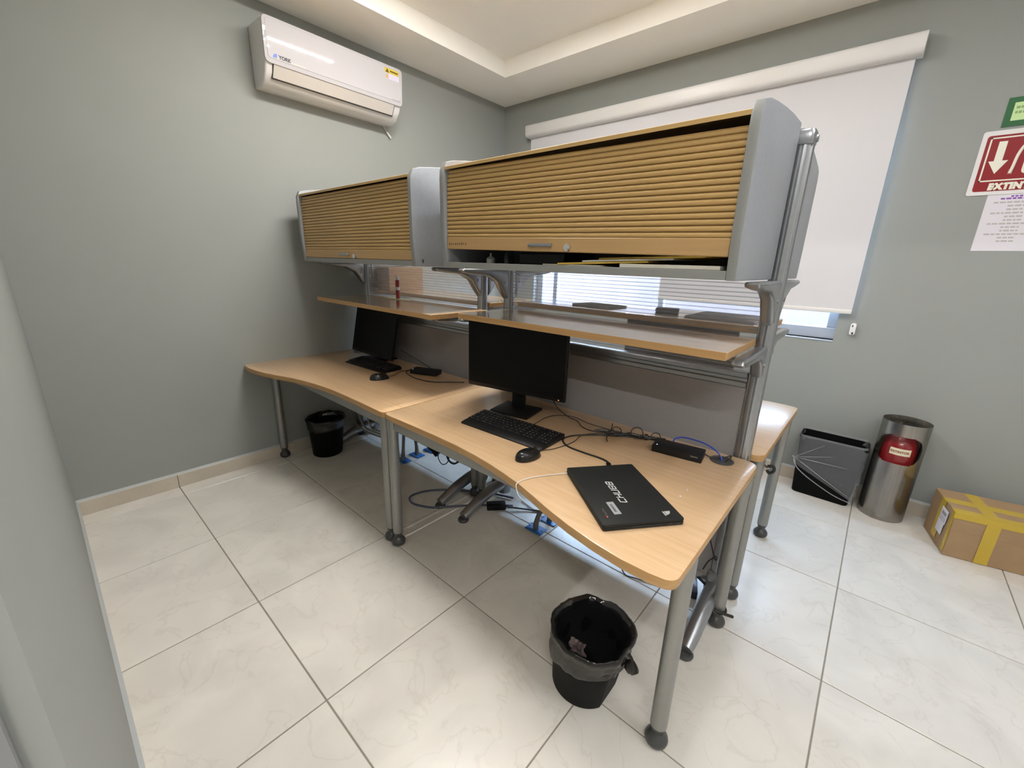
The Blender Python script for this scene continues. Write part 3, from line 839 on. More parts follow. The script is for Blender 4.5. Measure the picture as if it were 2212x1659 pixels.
# ------------------------------------------------------------------ cords on the desks
def cord(name, label, m, pts, r, cat='cable', group=None, sub=6, n=6):
    b = B(); tube(b, pts, r, n=n, sub=sub); return tag(obj(name, b, m), label, cat, group)
Z7 = .703
cord('mouse_cord', 'thin black cord running from nearer mouse into the cable bundle', CABB, [(.243, .160, .712), (.262, .235, Z7), (.278, .335, Z7), (.265, .42, Z7), (.30, .478, Z7), (.36, .515, .706), (.45, .565, .708), (.55, .585, .712)], .0016)
cord('display_cable', 'black cable dropping from the large monitor to the bundle', CABB, [(.05, .475, .83), (.075, .50, .76), (.11, .545, .71), (.16, .545, Z7), (.215, .50, Z7), (.27, .49, Z7), (.34, .525, .708), (.44, .575, .707), (.53, .588, .712)], .0022)
cord('usb_cable', 'thin black cord from nearer keyboard curving behind the monitor base', CABB, [(.06, .34, .712), (.045, .40, Z7), (.035, .47, Z7), (.055, .54, Z7), (.12, .575, Z7), (.22, .555, Z7), (.34, .56, Z7)], .0016)
cord('laptop_cable', 'thick black cable looping from the dock into the laptop', CABB, [(.54, .575, .714), (.46, .575, Z7), (.37, .515, Z7), (.30, .46, Z7), (.24, .385, Z7), (.235, .325, Z7), (.285, .285, Z7), (.36, .28, Z7), (.43, .283, Z7), (.468, .270, .705), (.483, .248, .709)], .0034)
b = B(); rbox(b, .484, .246, .7045, .713, .016, .026, R(38), .002); tag(obj('cable_plug', b, BLACK), 'black plug end pushed into the far edge of laptop', 'plug')
# tied bundle
for k, lab in enumerate(('black tied cable hank nearest the laptop cable loop', 'black tied cable hank behind the dock')):
    p0, p1 = ((Vector((.285, .487, .705)), Vector((.415, .548, .706))), (Vector((.405, .545, .706)), Vector((.545, .598, .708))))[k]
    d_ = p1 - p0; nn = Vector((-d_.y, d_.x, 0)).normalized(); b = B()
    for j in range(4):
        o_ = (j - 1.5) * .006
        tube(b, [p0 + d_ * t_ + nn * (o_ + .007 * math.sin(t_ * 7 + j * 1.9 + k)) + Vector((0, 0, .004 + .006 * math.sin(t_ * 5 + j * 2.2 + k) ** 2)) for t_ in (0, .2, .4, .6, .8, 1)], .0020, n=6, sub=5)
    for (t_, rad_, up) in (((.62, .020, .022), (.50, .024, -.012)) if k == 0 else ((.25, .024, .030), (.75, .018, .020))):
        c_ = p0 + d_ * t_
        tube(b, [c_ + nn * (rad_ * math.sin(q * .9)) * 1.0 + d_.normalized() * (rad_ * math.cos(q * .9)) + Vector((0, 0, max(0, up) * (.5 + .5 * math.sin(q * .9)) + .003)) for q in range(9)], .0018, n=6, sub=5)
    c_ = p0 + d_ * .5
    cyl(b, c_ - d_.normalized() * .006 + Vector((0, 0, .006)), c_ + d_.normalized() * .006 + Vector((0, 0, .006)), .0125, n=12)
    o = obj('cable_hank', b, CABB); tag(o, lab, 'cable', 'tied cable hanks')
cord('twist_tie', 'black twist tie sticking up and out of the near hank', CABB, [(.372, .44, Z7), (.352, .47, .705), (.350, .505, .725), (.342, .53, .745)], .002)
cord('network_cable', 'blue network cable arching from the dock into the cable hole', CABBLUE, [(.585, .572, .716), (.580, .598, .728), (.60, .617, .736), (.64, .620, .739), (.69, .612, .739), (.735, .600, .729), (.758, .592, .710), (.763, .587, .690)], .003)
cord('charging_cable', 'black cord looping from the dock down the cable hole', CABB, [(.690, .585, .714), (.725, .580, .706), (.760, .600, .708), (.782, .622, .716), (.786, .606, .716), (.774, .596, .70), (.768, .594, .68)], .0026)
cord('white_cord', 'thin white cord drooping from the laptop over the desk edge', CABW, [(.411, .096, .707), (.375, .055, Z7), (.345, .005, Z7), (.330, -.035, .703), (.328, -.066, .7025), (.332, -.076, .694), (.345, -.078, .67), (.37, -.074, .655)], .0016)
cord('mouse_cord', 'thin cord from the left mouse running back to its dock', CABB, [(-1.03, .335, .712), (-1.06, .40, Z7), (-1.10, .46, Z7), (-1.10, .53, Z7), (-1.05, .575, .706)], .0018)
cord('dock_cable', 'black cable looping from the left dock toward the larger monitor', CABB, [(-1.03, .585, .714), (-1.10, .56, Z7), (-1.075, .49, Z7), (-.98, .455, Z7), (-.88, .445, Z7), (-.78, .47, Z7), (-.70, .55, Z7), (-.655, .60, Z7)], .003)
cord('display_cable', 'thin black cable arching behind the smaller monitor', CABB, [(-1.30, .60, .80), (-1.12, .61, .755), (-.99, .60, .735), (-.95, .605, .718)], .002)
for (x, y, lab) in ((.744, .283, 'white paper crumb on nearer desk, farther of two'), (.742, .228, 'white paper crumb on nearer desk, nearer the laptop')):
    b = B(); sphere(b, (x, y, .7015), .0035, 1, 1.2, .4, 8, 5); tag(obj('paper_crumb', b, PAPER), lab, 'crumb', 'crumbs on the desk')

# things on the shelves
b = B(); bx(b, -1.47, -1.235, .585, .66, 1.1283, 1.1315, .0006); tag(obj('paper_sheet', b, PAPERY), 'cream paper lying flat on the shelf by the left wall', 'paper')
t = thing('marker_bottle', 'slim red and white bottle standing on the cream paper', 'bottle', (-1.335, .63, 1.1316))
b = B(); lathe(b, [(.006, .0), (.013, .001), (.013, .055)], (-1.335, .63, 1.1318), 14); lathe(b, [(.013, .075), (.013, .12)], (-1.335, .63, 1.1318), 14); obj('red_wrap', b, REDL, t)
b = B(); lathe(b, [(.0135, .055), (.0135, .075)], (-1.335, .63, 1.1318), 14); lathe(b, [(.013, .12), (.012, .135), (.007, .138), (.007, .148)], (-1.335, .63, 1.1318), 14); obj('white_cap', b, WHITE, t)
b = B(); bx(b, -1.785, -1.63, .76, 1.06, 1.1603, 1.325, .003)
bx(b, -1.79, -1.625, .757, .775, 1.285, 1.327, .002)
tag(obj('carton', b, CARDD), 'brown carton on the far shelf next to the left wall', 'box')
b = B(); bx(b, .48, .74, .80, 1.08, 1.1853, 1.192, .001); tag(obj('paper_pile', b, PAPER), 'thin pile of white sheets at right end of far shelf', 'paper')
b = B(); rbox(b, .36, .92, 1.1853, 1.205, .10, .06, .3, .004); tag(obj('stapler', b, mat('dim_grey', (.12, .12, .12), .4)), 'dark grey stapler lying on far shelf behind the striped panel', 'stapler')
b = B(); rbox(b, .02, .90, 1.1853, 1.193, .22, .16, -.1, .001); tag(obj('note_pad', b, FOLDW), 'pale notepad in the middle of the far shelf', 'notepad')

# ------------------------------------------------------------------ air conditioner
ac = thing('air_conditioner', 'white wall split air conditioner high on the left wall', 'air conditioner', (XW, .56, 2.31))
AX = -1.722
Y0, Y1 = .118, .992
body = [(XW + .0, 2.315), (XW + .0, 2.615), (XW + .03, 2.628), (AX - .02, 2.622), (AX - .006, 2.60), (AX - .008, 2.425), (AX - .03, 2.37), (AX - .075, 2.322), (AX - .12, 2.308)]
b = B(); prism(b, body, 'y', Y0, Y1, .012, 3); obj('casing', b, ACB, ac, sharp=50)
TILT = Matrix.Translation((AX, 0, 2.415)) @ Matrix.Rotation(R(2.2), 4, 'Y') @ Matrix.Translation((-AX, 0, -2.415))
rp_ = round_poly([(Y0 - .004, 2.405), (Y1 + .004, 2.405), (Y1 + .004, 2.625), (Y0 - .004, 2.625)], .03, 6)
b = B(); prism(b, rp_, 'x', AX - .012, AX, .003, 2); fp = obj('front_panel', b, ACW, ac, T=TILT)
rp2 = round_poly([(Y0 + .012, 2.428), (Y1 - .006, 2.428), (Y1 - .006, 2.612), (Y0 + .012, 2.612)], .02, 6)
b = B(); prism(b, rp2, 'x', AX, AX + .0022, .001, 1); obj('gloss_face', b, ACW, fp, T=TILT)
FX = AX + .0025
def ac_text(txt, y, z, s, bold, m, name):
    x_ = text_bm(txt, s, bold, .0002); x_.transform(TILT @ basis((FX, y, z), (0, 1, 0), (0, 0, 1))); obj(name, x_, m, fp)
ac_text('YORK', .186, 2.436, .024, .0012, INKB, 'logo_text')
b = B(); prism(b, [(.155, 2.434), (.176, 2.436), (.178, 2.456), (.164, 2.453), (.157, 2.445)], 'x', FX - .0002, FX + .0004); obj('logo_mark', b, INKBLUE, fp, T=TILT)
b = B()
for k in range(10): bx(b, FX - .0002, FX + .0003, .250 + k * .0085, .256 + k * .0085, 2.434, 2.439)
obj('faded_print', b, INKORG, fp, T=TILT)
b = B(); bx(b, FX - .0002, FX + .0003, .860, .968, 2.578, 2.606); obj('warning_sticker', b, YELLOW, fp, T=TILT)
b = B(); bx(b, FX - .0002, FX + .0003, .890, .968, 2.545, 2.576); obj('white_sticker', b, STKW, fp, T=TILT)
b = B(); prism(b, [(.866, 2.581), (.894, 2.581), (.880, 2.603)], 'x', FX, FX + .0006); bx(b, FX, FX + .0006, .90, .962, 2.588, 2.596); obj('warning_symbol', b, mat('warning_ink', (0.10, 0.075, 0.01), .5), fp, T=TILT)
b = B(); prism(b, [(.866, 2.550), (.890, 2.550), (.878, 2.572)], 'x', FX, FX + .0006); obj('caution_symbol', b, STKORG, fp, T=TILT)
b = B()
for k in range(4): bx(b, FX, FX + .0005, .896, .962, 2.549 + k * .0065, 2.5515 + k * .0065)
obj('sticker_lines', b, mat('lilac_ink', (.52, .48, .62), .5), fp, T=TILT)
b = B()
for k in range(7): bx(b, FX - .0002, FX + .0003, .915 + k * .0072, .920 + k * .0072, 2.432, 2.437)
bx(b, FX - .0002, FX + .0003, .968, .976, 2.431, 2.439)
obj('model_print', b, INKGREY, fp, T=TILT)
# louvre: flap in the slanted underside, dark slot below it
p_a = Vector((AX - .0105, 0, 2.418)); p_b = Vector((AX - .052, 0, 2.345))
def on_low(t_, off): 
    d = (p_b - p_a); nrm = Vector((-d.z, 0, d.x)).normalized()
    nrm = nrm if nrm.x > 0 else -nrm
    return p_a + d * t_ + nrm * off
def strip(bm, ta, tb, off0, off1, ya, yb):
    q4 = [on_low(ta, off0), on_low(tb, off0), on_low(tb, off1), on_low(ta, off1)]
    prism(bm, [(v.x, v.z) for v in q4], 'y', ya, yb)
b = B(); strip(b, .02, .90, -.002, .0095, .160, .935); obj('louvre', b, ACGREY, ac)
b = B(); strip(b, .88, 1.0, -.002, .0080, .155, .940); strip(b, .0, .95, -.002, .0085, .155, .160); strip(b, .0, .95, -.002, .0085, .935, .940); obj('louvre_slot', b, DARKGAP, ac)
b = B(); tube(b, [(XW + .012, .955, 2.315), (XW + .014, .972, 2.295), (XW + .012, .985, 2.278)], .0016, n=6); tube(b, [(XW + .010, .962, 2.315), (XW + .012, .980, 2.29), (XW + .012, .990, 2.278)], .0016, n=6)
obj('sensor_lead', b, CABW, ac)
b = B(); tube(b, [(XW + .012, .988, 2.280), (XW + .018, 1.016, 2.245)], .0065, n=10, sub=2); obj('sensor', b, WHITE, ac)

# ------------------------------------------------------------------ roller blind
rb = thing('roller_blind', 'white roller blind pulled down over the back window', 'blind', (-.3, 2.25, 1.15))
CX0, CX1 = -1.595, .985
b = B(); prism(b, round_poly([(2.279, 2.452), (2.19, 2.452), (2.185, 2.545), (2.279, 2.56)], [.0, .03, .02, 0], 6), 'x', CX0, CX1, .002); obj('cassette', b, CASS, rb)
b = B()
n = 24
pts = [(2.248 + .004 * math.sin(i * .5) * (1 - i / n), 2.47 - (2.47 - 1.165) * i / n) for i in range(n + 1)]
prism(b, pts + [(y + .0008, z) for y, z in pts[::-1]], 'x', -.235, .958)
p2 = [p for p in pts if p[1] > 1.33]
prism(b, p2 + [(y + .0008, z) for y, z in p2[::-1]], 'x', -1.575, -.235)
obj('fabric', b, BLIND, rb, sharp=80)
b = B(); bx(b, -.235, .958, 2.240, 2.257, 1.145, 1.170, .004, 2); obj('bottom_bar', b, CASS, rb)
b = B(); bx(b, -1.575, -.24, 2.240, 2.257, p2[-1][1] - .02, p2[-1][1] + .004, .004, 2); obj('bottom_bar', b, CASS, rb)
t = thing('chain_tensioner', 'white blind chain holder on the wall right of the blind', 'chain holder', (.985, 2.27, 1.02))
b = B(); prism(b, round_poly([(.970, 1.022), (.998, 1.022), (.998, 1.092), (.970, 1.092)], .013), 'y', 2.252, 2.28, .004); obj('body', b, WHITE, t)
b = B(); bx(b, .977, .983, 2.2515, 2.254, 1.070, 1.082); bx(b, .980, .992, 2.2515, 2.254, 1.025, 1.041, .002); obj('slots', b, DARKGAP, t)

# ------------------------------------------------------------------ wall signs
YS = YB - .001
def wall_plate(bm, x0, x1, z0, z1, d0, d1, rad=.0):
    p = [(x0, z0), (x1, z0), (x1, z1), (x0, z1)]
    if rad: p = round_poly(p, rad, 5)
    prism(bm, p, 'y', YB - d1, YB - d0)
sg = thing('extinguisher_sign', 'red extinguisher sign with white arrow and border on back wall', 'sign', (1.46, YB, 1.78))
b = B(); wall_plate(b, 1.292, 1.682, 1.776, 2.066, .0005, .004, .012); obj('plate', b, mat('sign_white', (.74, .73, .72), .4), sg)
b = B(); wall_plate(b, 1.310, 1.664, 1.793, 2.045, .004, .0045, .012); obj('red_field', b, SRED, sg)
b = B()
fx0, fx1, fz0, fz1 = 1.322, 1.652, 1.838, 2.036
wall_plate(b, fx0, fx1, fz0, fz0 + .006, .0045, .005); wall_plate(b, fx0, fx1, fz1 - .006, fz1, .0045, .005)
wall_plate(b, fx0, fx0 + .006, fz0, fz1, .0045, .005); wall_plate(b, fx1 - .006, fx1, fz0, fz1, .0045, .005)
obj('border', b, SREDW, sg)
b = B(); prism(b, [(1.354, 2.016), (1.382, 2.016), (1.382, 1.930), (1.402, 1.930), (1.369, 1.872), (1.336, 1.930), (1.354, 1.930)], 'y', YB - .0052, YB - .0045); obj('arrow', b, SREDW, sg)
b = B()
prism(b, round_poly([(1.455, 1.865), (1.535, 1.865), (1.535, 1.975), (1.455, 1.975)], .02), 'y', YB - .0052, YB - .0045)
prism(b, [(1.478, 1.975), (1.512, 1.975), (1.506, 2.005), (1.545, 2.012), (1.545, 2.022), (1.478, 2.018)], 'y', YB - .0052, YB - .0045)
tube(b, [(1.482, YB - .005, 2.006), (1.446, YB - .005, 1.995), (1.430, YB - .005, 1.955), (1.424, YB - .005, 1.90), (1.420, YB - .005, 1.87)], .006, n=8)
obj('extinguisher_symbol', b, SREDW, sg)
b = B(); bx(b, 1.413, 1.428, YB - .0056, YB - .0045, 1.866, 1.888); bx(b, 1.466, 1.525, YB - .0056, YB - .0045, 1.885, 1.90); bx(b, 1.466, 1.525, YB - .0056, YB - .0045, 1.91, 1.94); obj('symbol_details', b, mat('sign_pink', (.45, .16, .14), .5), sg)
x_ = text_bm('EXTINTOR', .039, .0030, .0003, shear=.05, sx=.96, spacing=1.08); x_.transform(basis((1.362, YB - .0047, 1.8005), (1, 0, 0), (0, 0, 1))); obj('lettering', x_, SREDW, sg)
gs = thing('green_sign', 'green bordered pale safety sign above the red extinguisher sign', 'sign', (1.50, YB, 2.08))
b = B(); wall_plate(b, 1.342, 1.662, 2.079, 2.203, .0005, .003); obj('plate', b, SGRN, gs)
b = B(); wall_plate(b, 1.366, 1.638, 2.103, 2.180, .003, .0035); obj('pale_field', b, SLIME, gs)
b = B()
random.seed(3)
for r_ in range(2):
    x = 1.374
    while x < 1.62:
        w = random.uniform(.006, .014); wall_plate(b, x, x + w, 2.132 + r_ * .021, 2.143 + r_ * .021, .0035, .004); x += w + .003
obj('print', b, mat('dull_green_ink', (.25, .38, .16), .6), gs)
ps = thing('paper_notice', 'white paper notice with purple heading below the red sign', 'notice', (1.48, YB, 1.51))
b = B(); wall_plate(b, 1.372, 1.588, 1.510, 1.785, .0004, .0014); obj('sheet', b, PAPER, ps)
def dashes(rows, m, name, par):
    b = B()
    for (xa, xe, z, h) in rows:
        x = xa
        while x < xe:
            w = random.uniform(.008, .022); wall_plate(b, x, min(x + w, xe), z, z + h, .0014, .0017); x += w + .004
    return obj(name, b, m, par)
dashes([(1.452, 1.51, 1.762, .007), (1.42, 1.545, 1.752, .007)], INKPURP, 'heading', ps)
dashes([(1.45 if i % 3 else 1.40, 1.51 if i % 3 else 1.565, 1.735 - i * .0165, .007) for i in range(12)], mat('pale_ink', (.46, .44, .42), .7), 'print', ps)

# ------------------------------------------------------------------ bins
def lumpy(a, z, k=1.0, s=0.0):
    return noise.noise((math.cos(a) * 2.3 + s, math.sin(a) * 2.3, z * 14)) * .006 * k + noise.noise((math.cos(a) * 7 + s, math.sin(a) * 7, z * 40)) * .0025 * k

def make_bin(label, cx, cy, flat_ang, z_skirt, lean=(0, 0), r0=.100, r1=.122, h=.262, seed=0.0, knot=True):
    t = thing('waste_bin', label, 'waste bin', (cx, cy, 0), 'black waste bins with black liners')
    fl = .87
    def shape(a, r):
        d = math.cos(a - flat_ang)
        lim = fl * r / d if d > .01 else 9
        return min(r, lim)
    def shell(r, z, a):
        rr = shape(a, r); k = z / h
        return rr * math.cos(a) + lean[0] * k, rr * math.sin(a) + lean[1] * k, z
    b = B(); lathe(b, [(r0 - .004, 0), (r0, .004), (r1, h), (r1 - .004, h), (r0 - .006, .008), (.0005, .008)], (cx, cy, 0), 72, True, True, shell)
    obj('shell', b, BINB, t, sharp=50)
    # liner folded over the rim: outside skirt, rolled rim and inside
    def liner(r, z, a):
        rr = r + lumpy(a, z, 1.3, seed); k = z / h
        rim = max(0, (z - h * .80) / (h * .2))
        rr = rr * (1 - .30 * (1 - rim)) + shape(a, rr) * .30 * (1 - rim) if d_flat else shape(a, rr) * .4 + rr * .6
        zz = z + lumpy(a, 3, 1.4, seed + 5) * (1.0 if z > h * .6 else 2.6)
        return rr * math.cos(a) + lean[0] * k, rr * math.sin(a) + lean[1] * k, zz
    d_flat = False
    def skirt_fn(r, z, a):
        x, y, zz = liner(r, z, a)
        if z < z_skirt + .002: zz += .022 * math.sin(a * 1.0 + 1.2) + .006 * math.sin(3 * a)
        return x, y, zz
    zs = z_skirt
    prof = [(r0 + (r1 - r0) * zs / h + .003, zs)] + [(r0 + (r1 - r0) * (zs + (h - zs) * k / 6) / h + .0045 + .0035 * (k % 2), zs + (h - zs) * k / 6) for k in range(1, 6)] + [(r1 + .008, h - .008), (r1 + .009, h + .004), (r1 + .002, h + .009)]
    b = B(); lathe(b, prof, (cx, cy, 0), 72, False, False, skirt_fn); obj('liner_skirt', b, BAGG, t, sharp=80)
    prof = [(r1 + .002, h + .009), (r1 - .010, h + .002), (r1 - .014, h - .03), (r0 + .006, h * .55), (r0 - .006, h * .25), (r0 - .03, .02), (.001, .018)]
    b = B(); lathe(b, prof, (cx, cy, 0), 72, False, False, liner); obj('liner', b, BAGB, t, sharp=60)
    return t
wb = make_bin('black waste bin with liner standing before the nearer desk leg', .575, .035, R(0), .165, (.030, -.028), .108, .127, .262, 0.0)
b = B()
def kn(r, z, a): 
    q_ = 1 + .25 * noise.noise((math.cos(a) * 2, math.sin(a) * 2, z * 60)); return r * q_ * math.cos(a), r * q_ * math.sin(a) * .7, z
lathe(b, [(.004, .05), (.008, .045), (.019, .030), (.023, .015), (.015, .002), (.004, 0)], (.742, .012, .185), 18, True, True, kn)
tube(b, [(.728, .012, .245), (.738, .012, .238), (.742, .012, .228)], [.006, .005, .005], n=8, sub=3)
obj('liner_knot', b, BAGG, wb, sharp=80)
t = thing('crumpled_wrapper', 'crumpled shiny wrapper inside the nearer waste bin', 'wrapper', (.60, -.02, .1))
b = B(); bmesh.ops.create_grid(b, x_segments=14, y_segments=14, size=.045)
for v in b.verts: v.co = Vector((v.co.x * .6 + .010 * noise.noise(v.co * 60), v.co.y * 1.25, .022 * noise.noise(v.co * 45 + Vector((3, 1, 0)))))
bmesh.ops.solidify(b, geom=b.faces[:], thickness=.0008)
b.transform(Matrix.Translation((.590, -.058, .175)) @ Matrix.Rotation(R(65), 4, 'X') @ Matrix.Rotation(R(10), 4, 'Z'))
obj('film', b, film_mat('wrapper_film', (.16, .12, .12), .8, .15), t, sharp=20)
b = B(); cyl(b, (.622, -.045, .150), (.632, -.058, .185), .013, n=14); obj('bottle_top', b, mat('pale_plastic', (.22, .21, .19), .3), t)
b = B(); cyl(b, (.632, -.058, .185), (.634, -.061, .193), .0125, n=14); obj('blue_cap', b, CABBLUE, t)
make_bin('black waste bin with liner under the desk by left wall', -1.765, .255, R(200), .19, (-.005, .01), .100, .124, .268, 4.0)

# rectangular bin with clear bag
rbn = thing('lined_bin', 'black rectangular bin wrapped in clear plastic bag by back wall', 'waste bin', (1.03, 2.165, 0))
def rect_ring(x0, x1, y0, y1, r, n=8):
    return round_poly([(x0, y0), (x1, y0), (x1, y1), (x0, y1)], r, n)
def loft(bm, rings, close_top=False, close_bot=False):
    vr = [[bm.verts.new(p) for p in r_] for r_ in rings]
    n_ = len(vr[0])
    for a_, c_ in zip(vr, vr[1:]):
        for i in range(n_): bm.faces.new((a_[i], a_[(i + 1) % n_], c_[(i + 1) % n_], c_[i]))
    if close_bot: bm.faces.new(vr[0][::-1])
    if close_top: bm.faces.new(vr[-1])
def bring(z, e, fn=None):
    k = z / .385
    x0 = .885 - .022 * k - e; x1 = 1.178 + .030 * k + e; y0 = 2.085 - .015 * k - e; y1 = 2.248 + .008 * k + e
    out = []
    for (x, y) in rect_ring(x0, x1, y0, y1, .03 + e): out.append((x, y, z))
    return out
b = B(); loft(b, [bring(0, -.004), bring(.004, 0), bring(.385, 0), bring(.385, -.006), bring(.01, -.006)], close_top=True, close_bot=True)
obj('shell', b, BINB, rbn)
def bagring(k):
    """k 0 at the slanting lower edge, 1 at the rim"""
    out = []
    base = bring(0.2, 0)
    for (x, y, _z) in base:
        t_ = (x - .86) / .35
        zlow = .215 * (1 - t_) + .025 * t_ + .012 * math.sin(x * 40)
        z = zlow + (.392 - zlow) * k
        kk = z / .385; cx_, cy_ = 1.031, 2.168
        s = 1 + .05 * kk
        fold = .0045 * math.sin(9 * math.atan2(z - .24, x - .84) * 3) + .003 * noise.noise((x * 30, y * 30, z * 30))
        e = .006 + fold
        dx = x - cx_; dy = y - cy_
        out.append((cx_ + dx * s * (1 + e / .17), cy_ + dy * s * (1 + e / .085), z))
    return out
b = B(); rings = [bagring(k / 12) for k in range(13)]
rings.append([(1.031 + (p[0] - 1.031) * .985, 2.168 + (p[1] - 2.168) * .97, .398) for p in rings[-1]])
rings.append([(1.031 + (p[0] - 1.031) * .95, 2.168 + (p[1] - 2.168) * .90, .36) for p in rings[-2]])
loft(b, rings); obj('clear_bag', b, BAGC, rbn, sharp=80)
b = B()
for tgt in ((1.05, 2.062, .30), (1.13, 2.062, .25), (1.19, 2.072, .06), (1.10, 2.062, .11), (1.00, 2.062, .36)):
    tube(b, [(.862, 2.085, .232), ((.862 + tgt[0]) / 2, 2.062, (.232 + tgt[2]) / 2 + .004), tgt], [.003, .0022, .0008], n=6, sub=5)
tube(b, [(.862, 2.087, .232), (.868, 2.072, .205), (.90, 2.062, .165), (.98, 2.060, .115), (1.10, 2.060, .06), (1.19, 2.075, .035)], [.004, .0035, .003], n=6)
tube(b, [(.850, 2.085, .236), (.862, 2.083, .232)], .006, n=8, sub=2)
obj('bag_folds', b, film_mat('bag_fold_film', (.60, .61, .63), .30, .2), rbn, sharp=80)

# ------------------------------------------------------------------ steel holder with extinguisher
hd = thing('extinguisher_holder', 'brushed steel cylinder holder with oblong window by back wall', 'extinguisher holder', (1.33, 2.15, 0))
HX, HY, HR, HH = 1.33, 2.15, .106, .592
b = B(); n, mrows = 160, 110
def in_cut(a, z):
    d = (a - CA + PI) % (2 * PI) - PI
    u = d * HR; v = z - .440
    hw, hh, r_ = .108, .082, .070
    qx = max(abs(u) - (hw - r_), 0); qy = max(abs(v) - (hh - r_), 0)
    return math.hypot(qx, qy) < r_
CA = math.atan2(-.989 - HY, 1.092 - HX)
grid = [[b.verts.new((HX + HR * math.cos(2 * PI * i / n), HY + HR * math.sin(2 * PI * i / n), HH * j / mrows)) for i in range(n)] for j in range(mrows + 1)]
for j in range(mrows):
    for i in range(n):
        if in_cut(2 * PI * (i + .5) / n, HH * (j + .5) / mrows): continue
        b.faces.new((grid[j][i], grid[j][(i + 1) % n], grid[j + 1][(i + 1) % n], grid[j + 1][i]))
for v in [v for v in b.verts if not v.link_faces]: b.verts.remove(v)
bmesh.ops.solidify(b, geom=b.faces[:], thickness=.0015)
obj('tube', b, STEEL, hd, sharp=60)
b = B(); cyl(b, (HX, HY, .001), (HX, HY, .02), HR - .003, n=40); obj('base_plate', b, DGREY, hd)
ex = thing('fire_extinguisher', 'red fire extinguisher standing inside the steel holder', 'fire extinguisher', (HX, HY, .02))
b = B(); lathe(b, [(.001, .021), (.074, .021), (.078, .03), (.078, .43), (.070, .47), (.045, .505), (.022, .52), (.022, .54), (.001, .54)], (HX, HY, 0), 40); obj('cylinder', b, REDP, ex)
b = B(); bx(b, HX - .014, HX + .014, HY - .02, HY + .02, .535, .56, .003); bx(b, HX - .010, HX + .075, HY - .010, HY + .010, .555, .566, .002); obj('valve', b, BLACK, ex)
b = B(); rr = .0785
va = [CA - .48, CA + .72]
A_ = [[b.verts.new((HX + rr * math.cos(va[0] + (va[1] - va[0]) * i / 12), HY + rr * math.sin(va[0] + (va[1] - va[0]) * i / 12), z)) for i in range(13)] for z in (.405, .445)]
for i in range(12): b.faces.new((A_[0][i], A_[0][i + 1], A_[1][i + 1], A_[1][i]))
b2 = b; lab = obj('label', b2, LABELM, ex)
x_ = text_bm('EXTINTOR', .0168, .0007, .0001)
for v in x_.verts:
    a = CA - .43 + v.co.x / rr; v.co = Vector((HX + (rr + .0004 + v.co.z * .2) * math.cos(a), HY + (rr + .0004 + v.co.z * .2) * math.sin(a), .419 + v.co.y))
obj('label_text', x_, mat('label_ink', (.20, .06, .03), .5), ex)
b = B(); tube(b, [(HX - .01, HY + .06, .55), (HX + .06, HY + .06, .54), (HX + .088, HY + .02, .48), (HX + .088, HY - .01, .40), (HX + .082, HY - .03, .34)], .011, n=10); obj('hose', b, BLACK, ex)

# ------------------------------------------------------------------ cardboard box
cb = thing('cardboard_box', 'cardboard box sealed with yellow tape on the floor by back wall', 'box', (1.83, 2.07, 0))
TB = Matrix.Translation((1.580, 1.872, 0)) @ Matrix.Rotation(R(11.5), 4, 'Z')
CL, CD, CH = .56, .285, .246
b = B(); bx(b, 0, CL, 0, CD, .0005, CH, .003); obj('carton', b, CARD, cb, T=TB)
b = B(); bx(b, -.0012, CL + .0012, -.0012, .002, .150, CH + .0014, .0006); prism(b, [(-.0012, .150), (.02, .150), (.02, CH), (-.0012, CH)], 'x', -.0012, .0)
bx(b, .0, CL, -.001, CD * .5 - .001, CH, CH + .0016, .0005); bx(b, .0, CL, CD * .5 + .001, CD + .001, CH, CH + .0016, .0005)
obj('flaps', b, CARD, cb, T=TB)
b = B()
bx(b, -.003, CL + .003, CD * .5 - .028, CD * .5 + .028, CH + .0018, CH + .0022)
bx(b, -.004, CL, -.0035, .05, CH + .0019, CH + .0023); bx(b, -.004, CL, -.0040, -.0030, CH - .028, CH + .0023)
bx(b, .115, .165, -.0045, -.0032, .004, CH - .02); bx(b, .11, .165, 0, CD, CH + .0024, CH + .0028)
bx(b, .36, .41, -.0045, -.0032, .004, CH - .02); bx(b, .36, .41, 0, CD, CH + .0024, CH + .0028)
bx(b, -.0042, -.0032, CD * .5 - .028, CD * .5 + .028, .03, CH + .0022); bx(b, -.0042, -.0032, -.002, .022, .02, CH + .002)
obj('tape', b, TAPE, cb, T=TB)
b = B(); bx(b, -.0052, -.0044, .055, .135, .140, .215); bx(b, -.0050, -.0043, .065, .140, .075, .140); obj('shipping_label', b, PAPER, cb, T=TB)
b = B(); bx(b, -.0056, -.0051, .070, .122, .178, .197)
for k in range(3): bx(b, -.0056, -.0051, .062, .128, .146 + k * .009, .149 + k * .009)
obj('label_print', b, INKGREY, cb, T=TB)

